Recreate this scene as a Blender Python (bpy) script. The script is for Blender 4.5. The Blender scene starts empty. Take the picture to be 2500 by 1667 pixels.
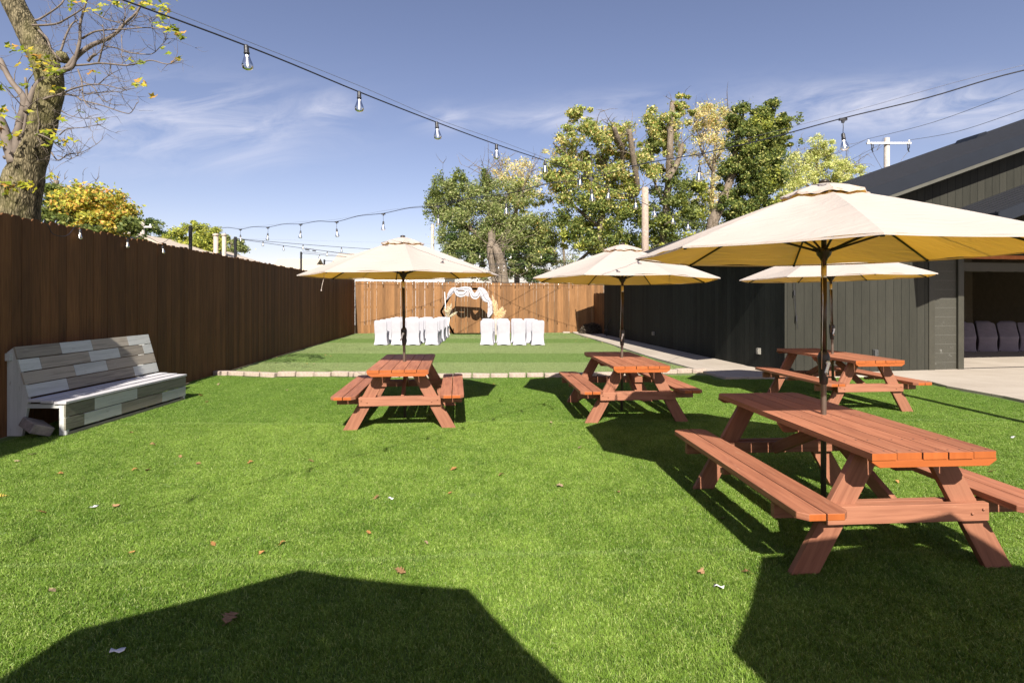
import bpy, math, random
import numpy as np
from mathutils import Vector, Matrix, Euler

random.seed(7)
RNG = np.random.default_rng(7)
scene = bpy.context.scene
COL = scene.collection
R = math.radians

# ------------------------------------------------------------------ camera
F, HX, HY, EYE = 1290.0, 1250.0, 732.0, 1.6
cam_d = bpy.data.cameras.new("camera")
cam = bpy.data.objects.new("camera", cam_d)
COL.objects.link(cam)
cam.location = (0, 0, EYE)
cam.rotation_euler = (R(90), 0, 0)
cam_d.sensor_width = 36.0
cam_d.lens = F / 2500 * 36.0
cam_d.shift_y = -(833.5 - HY) / 2500
cam_d.clip_start = 0.05
cam_d.clip_end = 3000
scene.camera = cam

# ------------------------------------------------------------------ world, sun, exposure
SUN = Vector((0.05, -1.2, 1.0)).normalized()
world = bpy.data.worlds.new("World")
scene.world = world
world.use_nodes = True
wt = world.node_tree
for n in list(wt.nodes):
    wt.nodes.remove(n)


def wn(t, **k):
    n = wt.nodes.new(t)
    for a, b in k.items():
        setattr(n, a, b)
    return n


def wl(a, b):
    wt.links.new(a, b)


def wmath(op, a, b=None, c=None, clamp=False):
    n = wn('ShaderNodeMath', operation=op, use_clamp=clamp)
    for i, v in enumerate((a, b, c)):
        if v is None:
            continue
        if isinstance(v, (int, float)):
            n.inputs[i].default_value = v
        else:
            wl(v, n.inputs[i])
    return n.outputs[0]


w_out = wn('ShaderNodeOutputWorld')
w_bg = wn('ShaderNodeBackground')
w_bg.inputs[1].default_value = 0.070
sky = wn('ShaderNodeTexSky', sky_type='NISHITA', sun_disc=False)
sky.sun_elevation = math.asin(SUN.z)
sky.sun_rotation = R(177.6)
sky.altitude = 300
sky.air_density = 1.0
sky.dust_density = 0.6
sky.ozone_density = 2.0
tint = wn('ShaderNodeMixRGB', blend_type='MULTIPLY')
tint.inputs[0].default_value = 1.0
tint.inputs[2].default_value = (1.20, 0.955, 0.965, 1)
wl(sky.outputs[0], tint.inputs[1])
# thin cirrus, placed by world direction (x/y, z/y of the view direction to the north)
tc = wn('ShaderNodeTexCoord')
sep = wn('ShaderNodeSeparateXYZ')
wl(tc.outputs['Generated'], sep.inputs[0])
yy = wmath('MAXIMUM', sep.outputs[1], 0.05)
cx = wmath('DIVIDE', sep.outputs[0], yy)
cz = wmath('DIVIDE', sep.outputs[2], yy)
mask = None
for (px, py, rx, ry, s) in ((430, 300, 330, 95, .95), (560, 340, 200, 70, .75), (800, 270, 90, 45, .8), (1080, 290, 80, 32, .7),
                            (1400, 290, 250, 34, .9), (2250, 262, 420, 60, 1.25), (1640, 250, 260, 30, .6), (250, 330, 200, 60, .6)):
    a = wmath('MULTIPLY', wmath('SUBTRACT', cx, (px - HX) / F), F / rx)
    b = wmath('MULTIPLY', wmath('SUBTRACT', cz, (HY - py) / F), F / ry)
    d = wmath('ADD', wmath('MULTIPLY', a, a), wmath('MULTIPLY', b, b))
    g = wmath('MULTIPLY', wmath('POWER', 2.718, wmath('MULTIPLY', d, -1.1)), s)
    mask = g if mask is None else wmath('MAXIMUM', mask, g)
front = wmath('GREATER_THAN', sep.outputs[1], 0.05)
comb = wn('ShaderNodeCombineXYZ')
wl(wmath('MULTIPLY', cx, 3.2), comb.inputs[0])
wl(wmath('ADD', wmath('MULTIPLY', cz, 11.0), wmath('MULTIPLY', cx, -1.6)), comb.inputs[1])
nz = wn('ShaderNodeTexNoise')
nz.inputs['Scale'].default_value = 1.7
nz.inputs['Detail'].default_value = 9
nz.inputs['Roughness'].default_value = .62
nz.inputs['Distortion'].default_value = .7
wl(comb.outputs[0], nz.inputs['Vector'])
nn = wmath('MULTIPLY', wmath('SUBTRACT', nz.outputs['Fac'], .36), 2.6, clamp=True)
cl = wmath('MULTIPLY', wmath('MULTIPLY', nn, mask), wmath('MULTIPLY', front, .72), clamp=True)
cmix = wn('ShaderNodeMixRGB')
wl(cl, cmix.inputs[0])
wl(tint.outputs[0], cmix.inputs[1])
cmix.inputs[2].default_value = (7.6, 7.4, 7.9, 1)
wl(cmix.outputs[0], w_bg.inputs[0])
wl(w_bg.outputs[0], w_out.inputs[0])

sun_d = bpy.data.lights.new("sun", 'SUN')
sun_d.energy = 5.0
sun_d.angle = R(0.5)
sun_d.color = (1.0, 0.93, 0.84)
sun_o = bpy.data.objects.new("sun", sun_d)
COL.objects.link(sun_o)
sun_o.rotation_euler = SUN.to_track_quat('Z', 'Y').to_euler()
sun_o.location = (0, 0, 30)

scene.view_settings.view_transform = 'Standard'
scene.view_settings.look = 'None'
scene.view_settings.exposure = 0.99
scene.view_settings.gamma = 1.0
scene.view_settings.use_curve_mapping = False
scene.render.engine = 'CYCLES'


# ------------------------------------------------------------------ helpers
def P(px, py, Y):
    return Vector(((px - HX) * Y / F, Y, EYE - (py - HY) * Y / F))


def link(o, parent=None):
    COL.objects.link(o)
    if parent is not None:
        o.parent = parent
    return o


def tag(o, label=None, cat=None, group=None, kind=None):
    if label:
        o['label'] = label
    if cat:
        o['category'] = cat
    if group:
        o['group'] = group
    if kind:
        o['kind'] = kind
    return o


def empty(name, loc=(0, 0, 0), rz=0.0, label=None, cat=None, group=None):
    o = bpy.data.objects.new(name, None)
    o.empty_display_size = .2
    o.location = loc
    o.rotation_euler = (0, 0, rz)
    COL.objects.link(o)
    return tag(o, label, cat, group)


def copy_tree(o, parent=None):
    c = o.copy()
    COL.objects.link(c)
    if parent is not None:
        c.parent = parent
    for ch in list(o.children):
        copy_tree(ch, c)
    return c


class MB:
    def __init__(s):
        s.v, s.f, s.uv, s.val, s.sm, s.mi = [], [], [], [], [], []
        s.M = None

    def face(s, idx, uvs=None, val=0.5, smooth=False, mi=0):
        s.f.append(tuple(idx))
        s.uv.append(uvs if uvs is not None else [(s.v[i][0], s.v[i][1]) for i in idx])
        s.val.append(val)
        s.sm.append(smooth)
        s.mi.append(mi)

    def add(s, pts):
        b = len(s.v)
        for p in pts:
            p = Vector(p)
            if s.M is not None:
                p = s.M @ p
            s.v.append((p.x, p.y, p.z))
        return b

    def box(s, c, d, M=None, val=None, mi=0, endmi=None):
        """box with centre c, full dims d, optional matrix; u runs along the longest side"""
        val = random.random() if val is None else val
        c = Vector(c)
        h = Vector(d) / 2
        loc = [Vector((x, y, z)) for x in (-1, 1) for y in (-1, 1) for z in (-1, 1)]
        pts = []
        for q in loc:
            p = Vector((q.x * h.x, q.y * h.y, q.z * h.z))
            pts.append((M @ p if M is not None else p) + c)
        b = s.add(pts)
        L = max(range(3), key=lambda i: d[i])
        o = (random.random() * 50, random.random() * 50)
        for quad, ax in (((0, 1, 3, 2), 0), ((4, 6, 7, 5), 0), ((0, 4, 5, 1), 1), ((2, 3, 7, 6), 1), ((0, 2, 6, 4), 2), ((1, 5, 7, 3), 2)):
            oth = [i for i in range(3) if i != ax]
            if L in oth:
                a, bb = L, [i for i in oth if i != L][0]
            else:
                a, bb = oth
            uvs = []
            for q in quad:
                l = loc[q]
                uvs.append((l[a] * h[a] + o[0], l[bb] * h[bb] + o[1] + ax * 3.3))
            s.face([b + q for q in quad], uvs, val, False, endmi if (endmi is not None and ax == L) else mi)

    def beam(s, p0, p1, w, h, up=(0, 0, 1), val=None, mi=0):
        p0, p1 = Vector(p0), Vector(p1)
        d = p1 - p0
        L = d.length
        x = d.normalized()
        y = Vector(up).cross(x)
        if y.length < 1e-4:
            y = Vector((1, 0, 0)).cross(x)
        y.normalize()
        z = x.cross(y)
        M = Matrix((x, y, z)).transposed()
        s.box((p0 + p1) / 2, (L, w, h), M, val, mi)

    def prism(s, poly, z0, z1, M=None, val=None, mi=0, sidemi=None, u=(1, 0)):
        """polygon in xy (counter-clockwise) extruded z0..z1"""
        val = random.random() if val is None else val
        n = len(poly)
        pts = [Vector((x, y, z0)) for x, y in poly] + [Vector((x, y, z1)) for x, y in poly]
        raw = pts
        if M is not None:
            pts = [M @ p for p in pts]
        b = s.add(pts)
        o = random.random() * 50
        un = Vector((u[0], u[1], 0)).normalized()
        vn = Vector((-un.y, un.x, 0))
        s.face([b + n + i for i in range(n)], [(raw[i].dot(un) + o, raw[i].dot(vn) + o) for i in range(n)], val, False, mi)
        s.face([b + i for i in reversed(range(n))], [(raw[i].dot(un) + o, raw[i].dot(vn) + o + 2) for i in reversed(range(n))], val, False, mi)
        for i in range(n):
            j = (i + 1) % n
            q = (i, j, n + j, n + i)
            e = raw[j] - raw[i]
            if abs(e.normalized().dot(un)) > .6:
                uv = [(raw[k].dot(un) + o, raw[k].z + o) for k in q]
            else:
                uv = [(raw[k].z * 1 + o, raw[k].dot(vn) + o) for k in q]
            s.face([b + k for k in q], uv, val, False, mi if sidemi is None else (sidemi if abs(e.normalized().dot(un)) <= .6 else mi))

    def tube(s, pts, r, seg=8, val=.5, smooth=True, cap=True, mi=0):
        pts = [Vector(p) for p in pts]
        n = len(pts)
        rr = r if isinstance(r, (list, tuple)) else [r] * n
        ref = None
        base = []
        acc = 0
        lens = [0]
        for i in range(1, n):
            acc += (pts[i] - pts[i - 1]).length
            lens.append(acc)
        for i in range(n):
            t = (pts[min(i + 1, n - 1)] - pts[max(i - 1, 0)])
            if t.length < 1e-9:
                t = Vector((0, 0, 1))
            t.normalize()
            if ref is None:
                ref = t.orthogonal().normalized()
            else:
                ref = (ref - t * ref.dot(t))
                if ref.length < 1e-5:
                    ref = t.orthogonal()
                ref.normalize()
            bi = t.cross(ref)
            base.append(s.add([pts[i] + (ref * math.cos(2 * math.pi * k / seg) + bi * math.sin(2 * math.pi * k / seg)) * rr[i] for k in range(seg)]))
        for i in range(n - 1):
            for k in range(seg):
                k2 = (k + 1) % seg
                s.face((base[i] + k, base[i] + k2, base[i + 1] + k2, base[i + 1] + k),
                       [(lens[i], k / seg), (lens[i], (k + 1) / seg), (lens[i + 1], (k + 1) / seg), (lens[i + 1], k / seg)], val, smooth, mi)
        if cap:
            s.face([base[0] + k for k in reversed(range(seg))], None, val, False, mi)
            s.face([base[-1] + k for k in range(seg)], None, val, False, mi)

    def lathe(s, prof, seg=16, c=(0, 0, 0), val=.5, smooth=True, mi=0, M=None):
        c = Vector(c)
        base = []
        for (r, z) in prof:
            ring = [Vector((max(r, 1e-4) * math.cos(2 * math.pi * k / seg), max(r, 1e-4) * math.sin(2 * math.pi * k / seg), z)) for k in range(seg)]
            if M is not None:
                ring = [M @ p for p in ring]
            base.append(s.add([p + c for p in ring]))
        for i in range(len(prof) - 1):
            for k in range(seg):
                k2 = (k + 1) % seg
                s.face((base[i] + k, base[i] + k2, base[i + 1] + k2, base[i + 1] + k),
                       [(prof[i][1], k / seg), (prof[i][1], (k + 1) / seg), (prof[i + 1][1], (k + 1) / seg), (prof[i + 1][1], k / seg)], val, smooth, mi)
        s.face([base[0] + k for k in reversed(range(seg))], None, val, False, mi)
        s.face([base[-1] + k for k in range(seg)], None, val, False, mi)

    def grid(s, pts, nu, nv, val=.5, smooth=True, mi=0, uvs=1.0):
        """pts: list of nu*nv points, index i*nv+j"""
        b = s.add(pts)
        for i in range(nu - 1):
            for j in range(nv - 1):
                a = b + i * nv + j
                s.face((a, a + nv, a + nv + 1, a + 1), [(i * uvs / nu, j * uvs / nv), ((i + 1) * uvs / nu, j * uvs / nv), ((i + 1) * uvs / nu, (j + 1) * uvs / nv), (i * uvs / nu, (j + 1) * uvs / nv)], val, smooth, mi)

    def mesh(s, name):
        me = bpy.data.meshes.new(name)
        me.from_pydata(s.v, [], s.f)
        uvl = me.uv_layers.new(name="UVMap")
        flat = [c for f in s.uv for uv in f for c in uv]
        uvl.data.foreach_set('uv', flat)
        at = me.attributes.new('v', 'FLOAT', 'FACE')
        at.data.foreach_set('value', s.val)
        me.polygons.foreach_set('use_smooth', s.sm)
        me.polygons.foreach_set('material_index', s.mi)
        me.update()
        return me

    def build(s, name, mats, parent=None, bevel=0, recalc=False):
        me = s.mesh(name)
        if not isinstance(mats, (list, tuple)):
            mats = [mats]
        for m in mats:
            me.materials.append(m)
        o = bpy.data.objects.new(name, me)
        link(o, parent)
        if bevel:
            bm = o.modifiers.new("bevel", 'BEVEL')
            bm.width = bevel
            bm.segments = 2
            bm.limit_method = 'ANGLE'
            bm.angle_limit = R(40)
        return o


# ------------------------------------------------------------------ materials
class Mat:
    def __init__(s, name):
        s.m = bpy.data.materials.new(name)
        s.m.use_nodes = True
        s.t = s.m.node_tree
        s.b = s.t.nodes['Principled BSDF']
        s.out = s.t.nodes['Material Output']

    def n(s, t, **k):
        n = s.t.nodes.new(t)
        for a, b in k.items():
            setattr(n, a, b)
        return n

    def l(s, a, b):
        s.t.links.new(a, b)

    def inp(s, n, i, v):
        if v is None:
            return
        if hasattr(v, 'links') or hasattr(v, 'is_linked'):
            s.l(v, n.inputs[i])
        else:
            n.inputs[i].default_value = v

    def math(s, op, a, b=None, clamp=False):
        n = s.n('ShaderNodeMath', operation=op, use_clamp=clamp)
        s.inp(n, 0, a)
        s.inp(n, 1, b)
        return n.outputs[0]

    def mix(s, f, a, b, mode='MIX'):
        n = s.n('ShaderNodeMixRGB', blend_type=mode)
        s.inp(n, 0, f)
        s.inp(n, 1, tuple(a) + (1,) if isinstance(a, (tuple, list)) and len(a) == 3 else a)
        s.inp(n, 2, tuple(b) + (1,) if isinstance(b, (tuple, list)) and len(b) == 3 else b)
        return n.outputs[0]

    def coord(s, which='Object', scale=(1, 1, 1), rot=(0, 0, 0), loc=(0, 0, 0)):
        if which == 'World':
            g = s.n('ShaderNodeNewGeometry').outputs['Position']
        else:
            g = s.n('ShaderNodeTexCoord').outputs[which]
        mp = s.n('ShaderNodeMapping')
        mp.inputs['Scale'].default_value = scale
        mp.inputs['Rotation'].default_value = rot
        mp.inputs['Location'].default_value = loc
        s.l(g, mp.inputs['Vector'])
        return mp.outputs[0]

    def noise(s, vec, scale=5, detail=4, rough=.5, dist=0):
        n = s.n('ShaderNodeTexNoise')
        n.inputs['Scale'].default_value = scale
        n.inputs['Detail'].default_value = detail
        n.inputs['Roughness'].default_value = rough
        n.inputs['Distortion'].default_value = dist
        if vec is not None:
            s.l(vec, n.inputs['Vector'])
        return n.outputs['Fac']

    def ramp(s, f, stops):
        n = s.n('ShaderNodeValToRGB')
        e = n.color_ramp.elements
        while len(e) > 1:
            e.remove(e[-1])
        e[0].position = stops[0][0]
        e[0].color = tuple(stops[0][1]) + (1,) if len(stops[0][1]) == 3 else stops[0][1]
        for p, c in stops[1:]:
            x = e.new(p)
            x.color = tuple(c) + (1,) if len(c) == 3 else c
        s.l(f, n.inputs[0])
        return n.outputs[0]

    def bump(s, h, strength=.3, dist=.01):
        n = s.n('ShaderNodeBump')
        n.inputs['Strength'].default_value = strength
        n.inputs['Distance'].default_value = dist
        s.l(h, n.inputs['Height'])
        s.l(n.outputs[0], s.b.inputs['Normal'])
        return n

    def attr(s, name='v', out='Fac'):
        a = s.n('ShaderNodeAttribute', attribute_name=name)
        return a.outputs[out]

    def set(s, color=None, rough=None, metal=None, spec=None):
        if color is not None:
            s.inp(s.b, 'Base Color', tuple(color) + (1,) if isinstance(color, (tuple, list)) and len(color) == 3 else color)
        if rough is not None:
            s.inp(s.b, 'Roughness', rough)
        if metal is not None:
            s.b.inputs['Metallic'].default_value = metal
        if spec is not None:
            s.b.inputs['Specular IOR Level'].default_value = spec
        return s


def g3(v):
    return (v, v, v)


def wood(name, dark, light, rough=.65, var=.35, grain=26, streak=1.0, weather=None, spec=.3, bump=.35):
    m = Mat(name)
    vec = m.coord('UV', (1.4, grain, 1))
    n1 = m.noise(vec, 1.6, 6, .6, .4)
    n2 = m.noise(m.coord('UV', (.5, 3, 1)), 1.3, 3)
    f = m.math('ADD', m.math('MULTIPLY', n1, .65 * streak), m.math('MULTIPLY', n2, .4))
    c = m.ramp(f, [(.32, dark), (.68, light)])
    v = m.attr('v')
    br = m.math('ADD', m.math('MULTIPLY', v, var), 1 - var / 2)
    c = m.mix(1.0, c, m.n('ShaderNodeCombineXYZ').outputs[0], 'MULTIPLY') if False else c
    hs = m.n('ShaderNodeHueSaturation')
    m.l(c, hs.inputs['Color'])
    m.l(br, hs.inputs['Value'])
    c = hs.outputs[0]
    if weather:
        wn_ = m.noise(m.coord('UV', (2.4, 16, 1)), 2.2, 7, .75)
        c = m.mix(m.math('MULTIPLY', m.math('SUBTRACT', wn_, weather[1]), 8, True), c, weather[0])
    m.set(c, rough, spec=spec)
    m.bump(n1, bump, .003)
    return m.m


def plain(name, color, rough=.5, metal=0, noise=.12, nscale=8, spec=.5, bump=0, coord='Object'):
    m = Mat(name)
    n = m.noise(m.coord(coord), nscale, 5, .6)
    c = m.ramp(n, [(.3, tuple(x * (1 - noise) for x in color)), (.7, tuple(min(1, x * (1 + noise)) for x in color))])
    m.set(c, rough, metal, spec)
    if bump:
        m.bump(n, bump, .01)
    return m.m


M = {}
M['table'] = wood('redwood_stain', (.150, .050, .028), (.345, .142, .080), .58, .32, 22, 1.25, ((.45, .25, .165), .585))
M['table_end'] = wood('redwood_end_grain', (.29, .072, .016), (.40, .112, .028), .5, .18, 10)
M['table_leg'] = wood('redwood_leg', (.165, .060, .034), (.315, .137, .079), .6, .28, 24, 1.2, ((.40, .22, .14), .62))
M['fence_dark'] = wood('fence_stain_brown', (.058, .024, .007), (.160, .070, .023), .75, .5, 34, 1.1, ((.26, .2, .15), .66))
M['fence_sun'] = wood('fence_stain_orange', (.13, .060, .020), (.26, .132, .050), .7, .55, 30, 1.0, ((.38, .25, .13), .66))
M['fence_back'] = wood('fence_back_boards', (.2, .12, .07), (.34, .22, .14), .8, .4, 20)
M['bench_white'] = wood('bench_white_paint', (.36, .375, .355), (.50, .51, .485), .65, .2, 16, 1.2, ((.19, .175, .145), .585))
M['bench_gray'] = wood('bench_weathered_boards', (.10, .088, .07), (.30, .265, .215), .8, .35, 22, 1.4, ((.42, .43, .40), .60))
M['bench_dark'] = wood('bench_bare_boards', (.06, .056, .042), (.21, .20, .155), .8, .35, 22, 1.4, ((.36, .37, .33), .60))
M['bench_seat'] = wood('bench_seat_paint', (.42, .41, .42), (.56, .55, .56), .55, .12, 16, 1, ((.22, .2, .19), .62))
M['pole_bronze'] = plain('umbrella_pole_bronze', (.055, .042, .034), .35, .6)
M['pole_low'] = plain('umbrella_pole_taupe', (.16, .13, .105), .4, .5)
M['silver'] = plain('silver_metal', (.6, .58, .55), .3, .9)
M['black_plastic'] = plain('black_plastic', (.02, .02, .022), .45)
M['black_metal'] = plain('black_metal', (.018, .018, .02), .4, .3)
M['wire'] = plain('black_cable', (.012, .013, .02), .6)
M['thin_wire'] = plain('thin_steel_wire', (.16, .16, .18), .5, .5)
M['roof_shingle'] = plain('tan_shingle', (.42, .36, .29), .9, 0, .2, 30)
M['house_wall'] = plain('house_wall_cream', (.62, .60, .55), .8, 0, .08, 4)
M['house_gray'] = plain('house_gable_blue_gray', (.25, .31, .38), .7, 0, .1, 4)
M['white_metal'] = plain('white_painted_metal', (.78, .78, .76), .5, 0, .05, 4)
M['pvc'] = plain('weathered_pipe', (.40, .34, .28), .6, 0, .1, 6)
M['pole_wood'] = plain('utility_pole_wood', (.36, .28, .22), .85, 0, .25, 9, bump=.3)
M['pole_gray'] = plain('utility_pole_gray', (.40, .36, .32), .85, 0, .2, 9, bump=.3)
M['crossarm'] = plain('crossarm_gray', (.60, .58, .55), .7, 0, .12, 6)
M['porcelain'] = plain('porcelain', (.62, .62, .6), .3, 0, .05, 5)
M['brick'] = plain('paver_gray_stone', (.24, .21, .185), .9, 0, .3, 18, bump=.5)
M['edging'] = plain('edging_tan_concrete', (.35, .285, .23), .9, 0, .22, 22, bump=.5)
M['arch_wood'] = wood('arch_dark_wood', (.10, .05, .025), (.2, .1, .05), .6)
M['outlet'] = plain('outlet_gray_plastic', (.22, .21, .18), .5, 0, .08, 12)
M['outlet_dark'] = plain('outlet_dark_plastic', (.06, .062, .06), .5, 0, .1, 12)
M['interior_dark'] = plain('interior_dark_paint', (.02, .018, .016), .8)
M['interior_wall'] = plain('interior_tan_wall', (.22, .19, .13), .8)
M['cedar'] = wood('lintel_cedar', (.35, .10, .02), (.5, .17, .05), .5)
M['litter'] = plain('white_paper_scrap', (.75, .75, .73), .8, 0, .05)
M['mulch'] = plain('dead_shrub_brown', (.055, .042, .03), .9, 0, .4, 6)


def mk_canopy():
    m = Mat('umbrella_cream_fabric')
    vec = m.coord('Object', (1, 1, 1))
    weave = m.noise(vec, 240, 2)
    wr = m.noise(m.coord('Object', (1.0, 4.2, 7)), 1.9, 4, .5, 1.6)
    sp = m.noise(vec, 1.2, 4)
    c = m.ramp(sp, [(.3, (.62, .56, .50)), (.7, (.66, .60, .54))])
    h = m.math('ADD', m.math('MULTIPLY', weave, .08), m.math('MULTIPLY', wr, 1.0))
    bp = m.n('ShaderNodeBump')
    bp.inputs['Strength'].default_value = .25
    bp.inputs['Distance'].default_value = .04
    m.l(h, bp.inputs['Height'])
    m.set(c, .85, spec=.15)
    m.l(bp.outputs[0], m.b.inputs['Normal'])
    tr = m.n('ShaderNodeBsdfTranslucent')
    m.inp(tr, 0, m.ramp(sp, [(.3, (.48, .245, .016, 1)), (.7, (.54, .28, .022, 1))]))
    m.l(bp.outputs[0], tr.inputs['Normal'])
    mx = m.n('ShaderNodeMixShader')
    mx.inputs[0].default_value = .40
    m.l(m.b.outputs[0], mx.inputs[1])
    m.l(tr.outputs[0], mx.inputs[2])
    m.l(mx.outputs[0], m.out.inputs[0])
    return m.m


M['canopy'] = mk_canopy()


def mk_cloth(name, c1, c2, tr=.25):
    m = Mat(name)
    n = m.noise(m.coord('Object'), 6, 4)
    m.set(m.ramp(n, [(.3, c1), (.7, c2)]), .8, spec=.2)
    m.bump(m.noise(m.coord('Object', (3, 3, .8)), 3, 4), .25, .02)
    t = m.n('ShaderNodeBsdfTranslucent')
    t.inputs[0].default_value = tuple(c2) + (1,)
    mx = m.n('ShaderNodeMixShader')
    mx.inputs[0].default_value = tr
    m.l(m.b.outputs[0], mx.inputs[1])
    m.l(t.outputs[0], mx.inputs[2])
    m.l(mx.outputs[0], m.out.inputs[0])
    return m.m


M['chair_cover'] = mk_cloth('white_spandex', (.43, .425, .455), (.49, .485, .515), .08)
M['chair_cover_shade'] = mk_cloth('white_spandex_shade_tint', (.24, .21, .235), (.30, .26, .29), .05)  # white cover with the garage shade mixed into its colour
M['drape'] = mk_cloth('white_chiffon', (.52, .51, .53), (.60, .59, .61), .25)


def mk_leaf():
    m = Mat('tree_leaves')
    a = m.n('ShaderNodeAttribute', attribute_name='col')
    c = a.outputs['Color']
    m.set(c, .55, spec=.25)
    t = m.n('ShaderNodeBsdfTranslucent')
    hs = m.n('ShaderNodeHueSaturation')
    hs.inputs['Value'].default_value = 1.7
    m.l(c, hs.inputs['Color'])
    m.l(hs.outputs[0], t.inputs[0])
    mx = m.n('ShaderNodeMixShader')
    mx.inputs[0].default_value = .35
    m.l(m.b.outputs[0], mx.inputs[1])
    m.l(t.outputs[0], mx.inputs[2])
    m.l(mx.outputs[0], m.out.inputs[0])
    return m.m


M['leaf'] = mk_leaf()


def mk_bark(name, c1, c2, c3, sc=1.0, bump=1.0):
    m = Mat(name)
    vec = m.coord('Object', (1, 1, .35))
    n1 = m.noise(vec, 14 * sc, 8, .65, .6)
    n2 = m.noise(m.coord('Object', (1, 1, .5)), 2.2 * sc, 4)
    vo = m.n('ShaderNodeTexVoronoi', feature='DISTANCE_TO_EDGE')
    vo.inputs['Scale'].default_value = 34 * sc
    m.l(m.coord('Object', (1, 1, .28)), vo.inputs['Vector'])
    f = m.math('ADD', m.math('MULTIPLY', n1, .7), m.math('MULTIPLY', vo.outputs[0], .55))
    c = m.ramp(f, [(.33, c1), (.56, c2)])
    c = m.mix(m.math('MULTIPLY', m.math('SUBTRACT', n2, .45), 3, True), c, c3)
    m.set(c, .9, spec=.15)
    m.bump(f, 1.0 * bump, .05)
    return m.m


M['bark'] = mk_bark('bark_gray_green', (.035, .03, .015), (.25, .21, .125), (.16, .15, .055))
M['bark_brown'] = mk_bark('bark_brown', (.10, .08, .055), (.27, .22, .17), (.22, .18, .13), .6)
M['twig'] = plain('twig_gray_brown', (.15, .12, .095), .8, 0, .3, 6)


def mk_turf(name, blade):
    m = Mat(name)
    pos = m.n('ShaderNodeNewGeometry').outputs['Position']
    sp = m.n('ShaderNodeSeparateXYZ')
    m.l(pos, sp.inputs[0])
    X, Y = sp.outputs[0], sp.outputs[1]
    wob = m.math('MULTIPLY', m.math('SUBTRACT', m.noise(m.coord('World', (.35, .05, 0)), 1, 2), .5), .5)
    Yw = m.math('ADD', Y, wob)

    def band(y0, y1, soft=.05):
        a = m.math('MULTIPLY', m.math('SUBTRACT', Yw, y0), 1 / soft, True)
        b = m.math('MULTIPLY', m.math('SUBTRACT', y1, Yw), 1 / soft, True)
        return m.math('MULTIPLY', a, b)
    n1 = m.math('ADD', m.math('MULTIPLY', m.noise(m.coord('World'), .55, 3, .6), .5), m.math('MULTIPLY', m.noise(m.coord('World'), 4.5, 4, .6), .5))
    n2 = m.noise(m.coord('World', (1, 1, 0)), 34, 5, .75)
    near = m.ramp(m.math('ADD', m.math('MULTIPLY', n1, .55), m.math('MULTIPLY', n2, .45)), [(.36, (.055, .130, .008)), (.62, (.245, .365, .060))])
    farL = m.ramp(m.math('ADD', m.math('MULTIPLY', n1, .4), m.math('MULTIPLY', n2, .5)), [(.3, (.185, .25, .085)), (.65, (.285, .345, .155))])
    farD = m.ramp(n2, [(.3, (.105, .19, .04)), (.7, (.19, .28, .08))])
    up = m.math('GREATER_THAN', Y, 11.25)
    dk = m.math('ADD', band(13.45, 15.75), band(19.5, 21.6))
    dk = m.math('ADD', dk, m.math('MULTIPLY', band(23.6, 24.6), .5), True)
    far = m.mix(dk, farL, farD)
    # seams between the rolls of the front lawn
    s1 = m.math('ADD', m.math('MULTIPLY', X, -.02), Y)

    def seam(y0, w):
        return m.math('SUBTRACT', 1, m.math('MULTIPLY', m.math('ABSOLUTE', m.math('SUBTRACT', m.math('ADD', s1, wob), y0)), 1 / w), True)
    fb = m.math('MULTIPLY', m.math('GREATER_THAN', Yw, 6.9), .32)
    near = m.mix(fb, near, (.06, .155, .012))
    near = m.mix(m.math('MULTIPLY', m.math('ADD', seam(3.28, .04), seam(6.9, .05)), .6), near, (.21, .31, .08))
    c = m.mix(up, near, far)
    if blade:
        v = m.attr('v')
        c = m.mix(m.math('MULTIPLY', m.math('GREATER_THAN', v, .88), .5), c, (.38, .40, .16))
        hs = m.n('ShaderNodeHueSaturation')
        m.l(c, hs.inputs['Color'])
        m.l(m.math('ADD', m.math('MULTIPLY', v, .7), .8), hs.inputs['Value'])
        m.set(hs.outputs[0], .42, spec=.35)
        t = m.n('ShaderNodeBsdfTranslucent')
        m.l(hs.outputs[0], t.inputs[0])
        mx = m.n('ShaderNodeMixShader')
        mx.inputs[0].default_value = .3
        m.l(m.b.outputs[0], mx.inputs[1])
        m.l(t.outputs[0], mx.inputs[2])
        m.l(mx.outputs[0], m.out.inputs[0])
    else:
        m.set(m.mix(1, c, (.55, .55, .5), 'MULTIPLY'), .9)
        m.bump(n2, .6, .02)
    return m.m


M['turf_blade'] = mk_turf('turf_blades', True)
M['turf_base'] = mk_turf('turf_backing', False)


def mk_concrete():
    m = Mat('concrete')
    n = m.noise(m.coord('World', (1, 1, 1)), .9, 6, .6)
    n2 = m.noise(m.coord('World'), 40, 4)
    f = m.math('ADD', m.math('MULTIPLY', n, .7), m.math('MULTIPLY', n2, .3))
    c = m.ramp(f, [(.35, (.33, .285, .23)), (.65, (.43, .38, .315))])
    # expansion joints
    bk = m.n('ShaderNodeTexBrick')
    bk.offset = 0
    bk.inputs['Scale'].default_value = 1
    bk.inputs['Mortar Size'].default_value = .008
    bk.inputs['Brick Width'].default_value = 3.1
    bk.inputs['Row Height'].default_value = 1.9
    m.l(m.coord('World', (1, 1, 1), (0, 0, R(-8))), bk.inputs['Vector'])
    c = m.mix(m.math('MULTIPLY', bk.outputs['Fac'], .6), c, (.18, .15, .12))
    m.set(c, .85, spec=.2)
    m.bump(n2, .15, .005)
    return m.m


M['concrete'] = mk_concrete()


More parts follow.
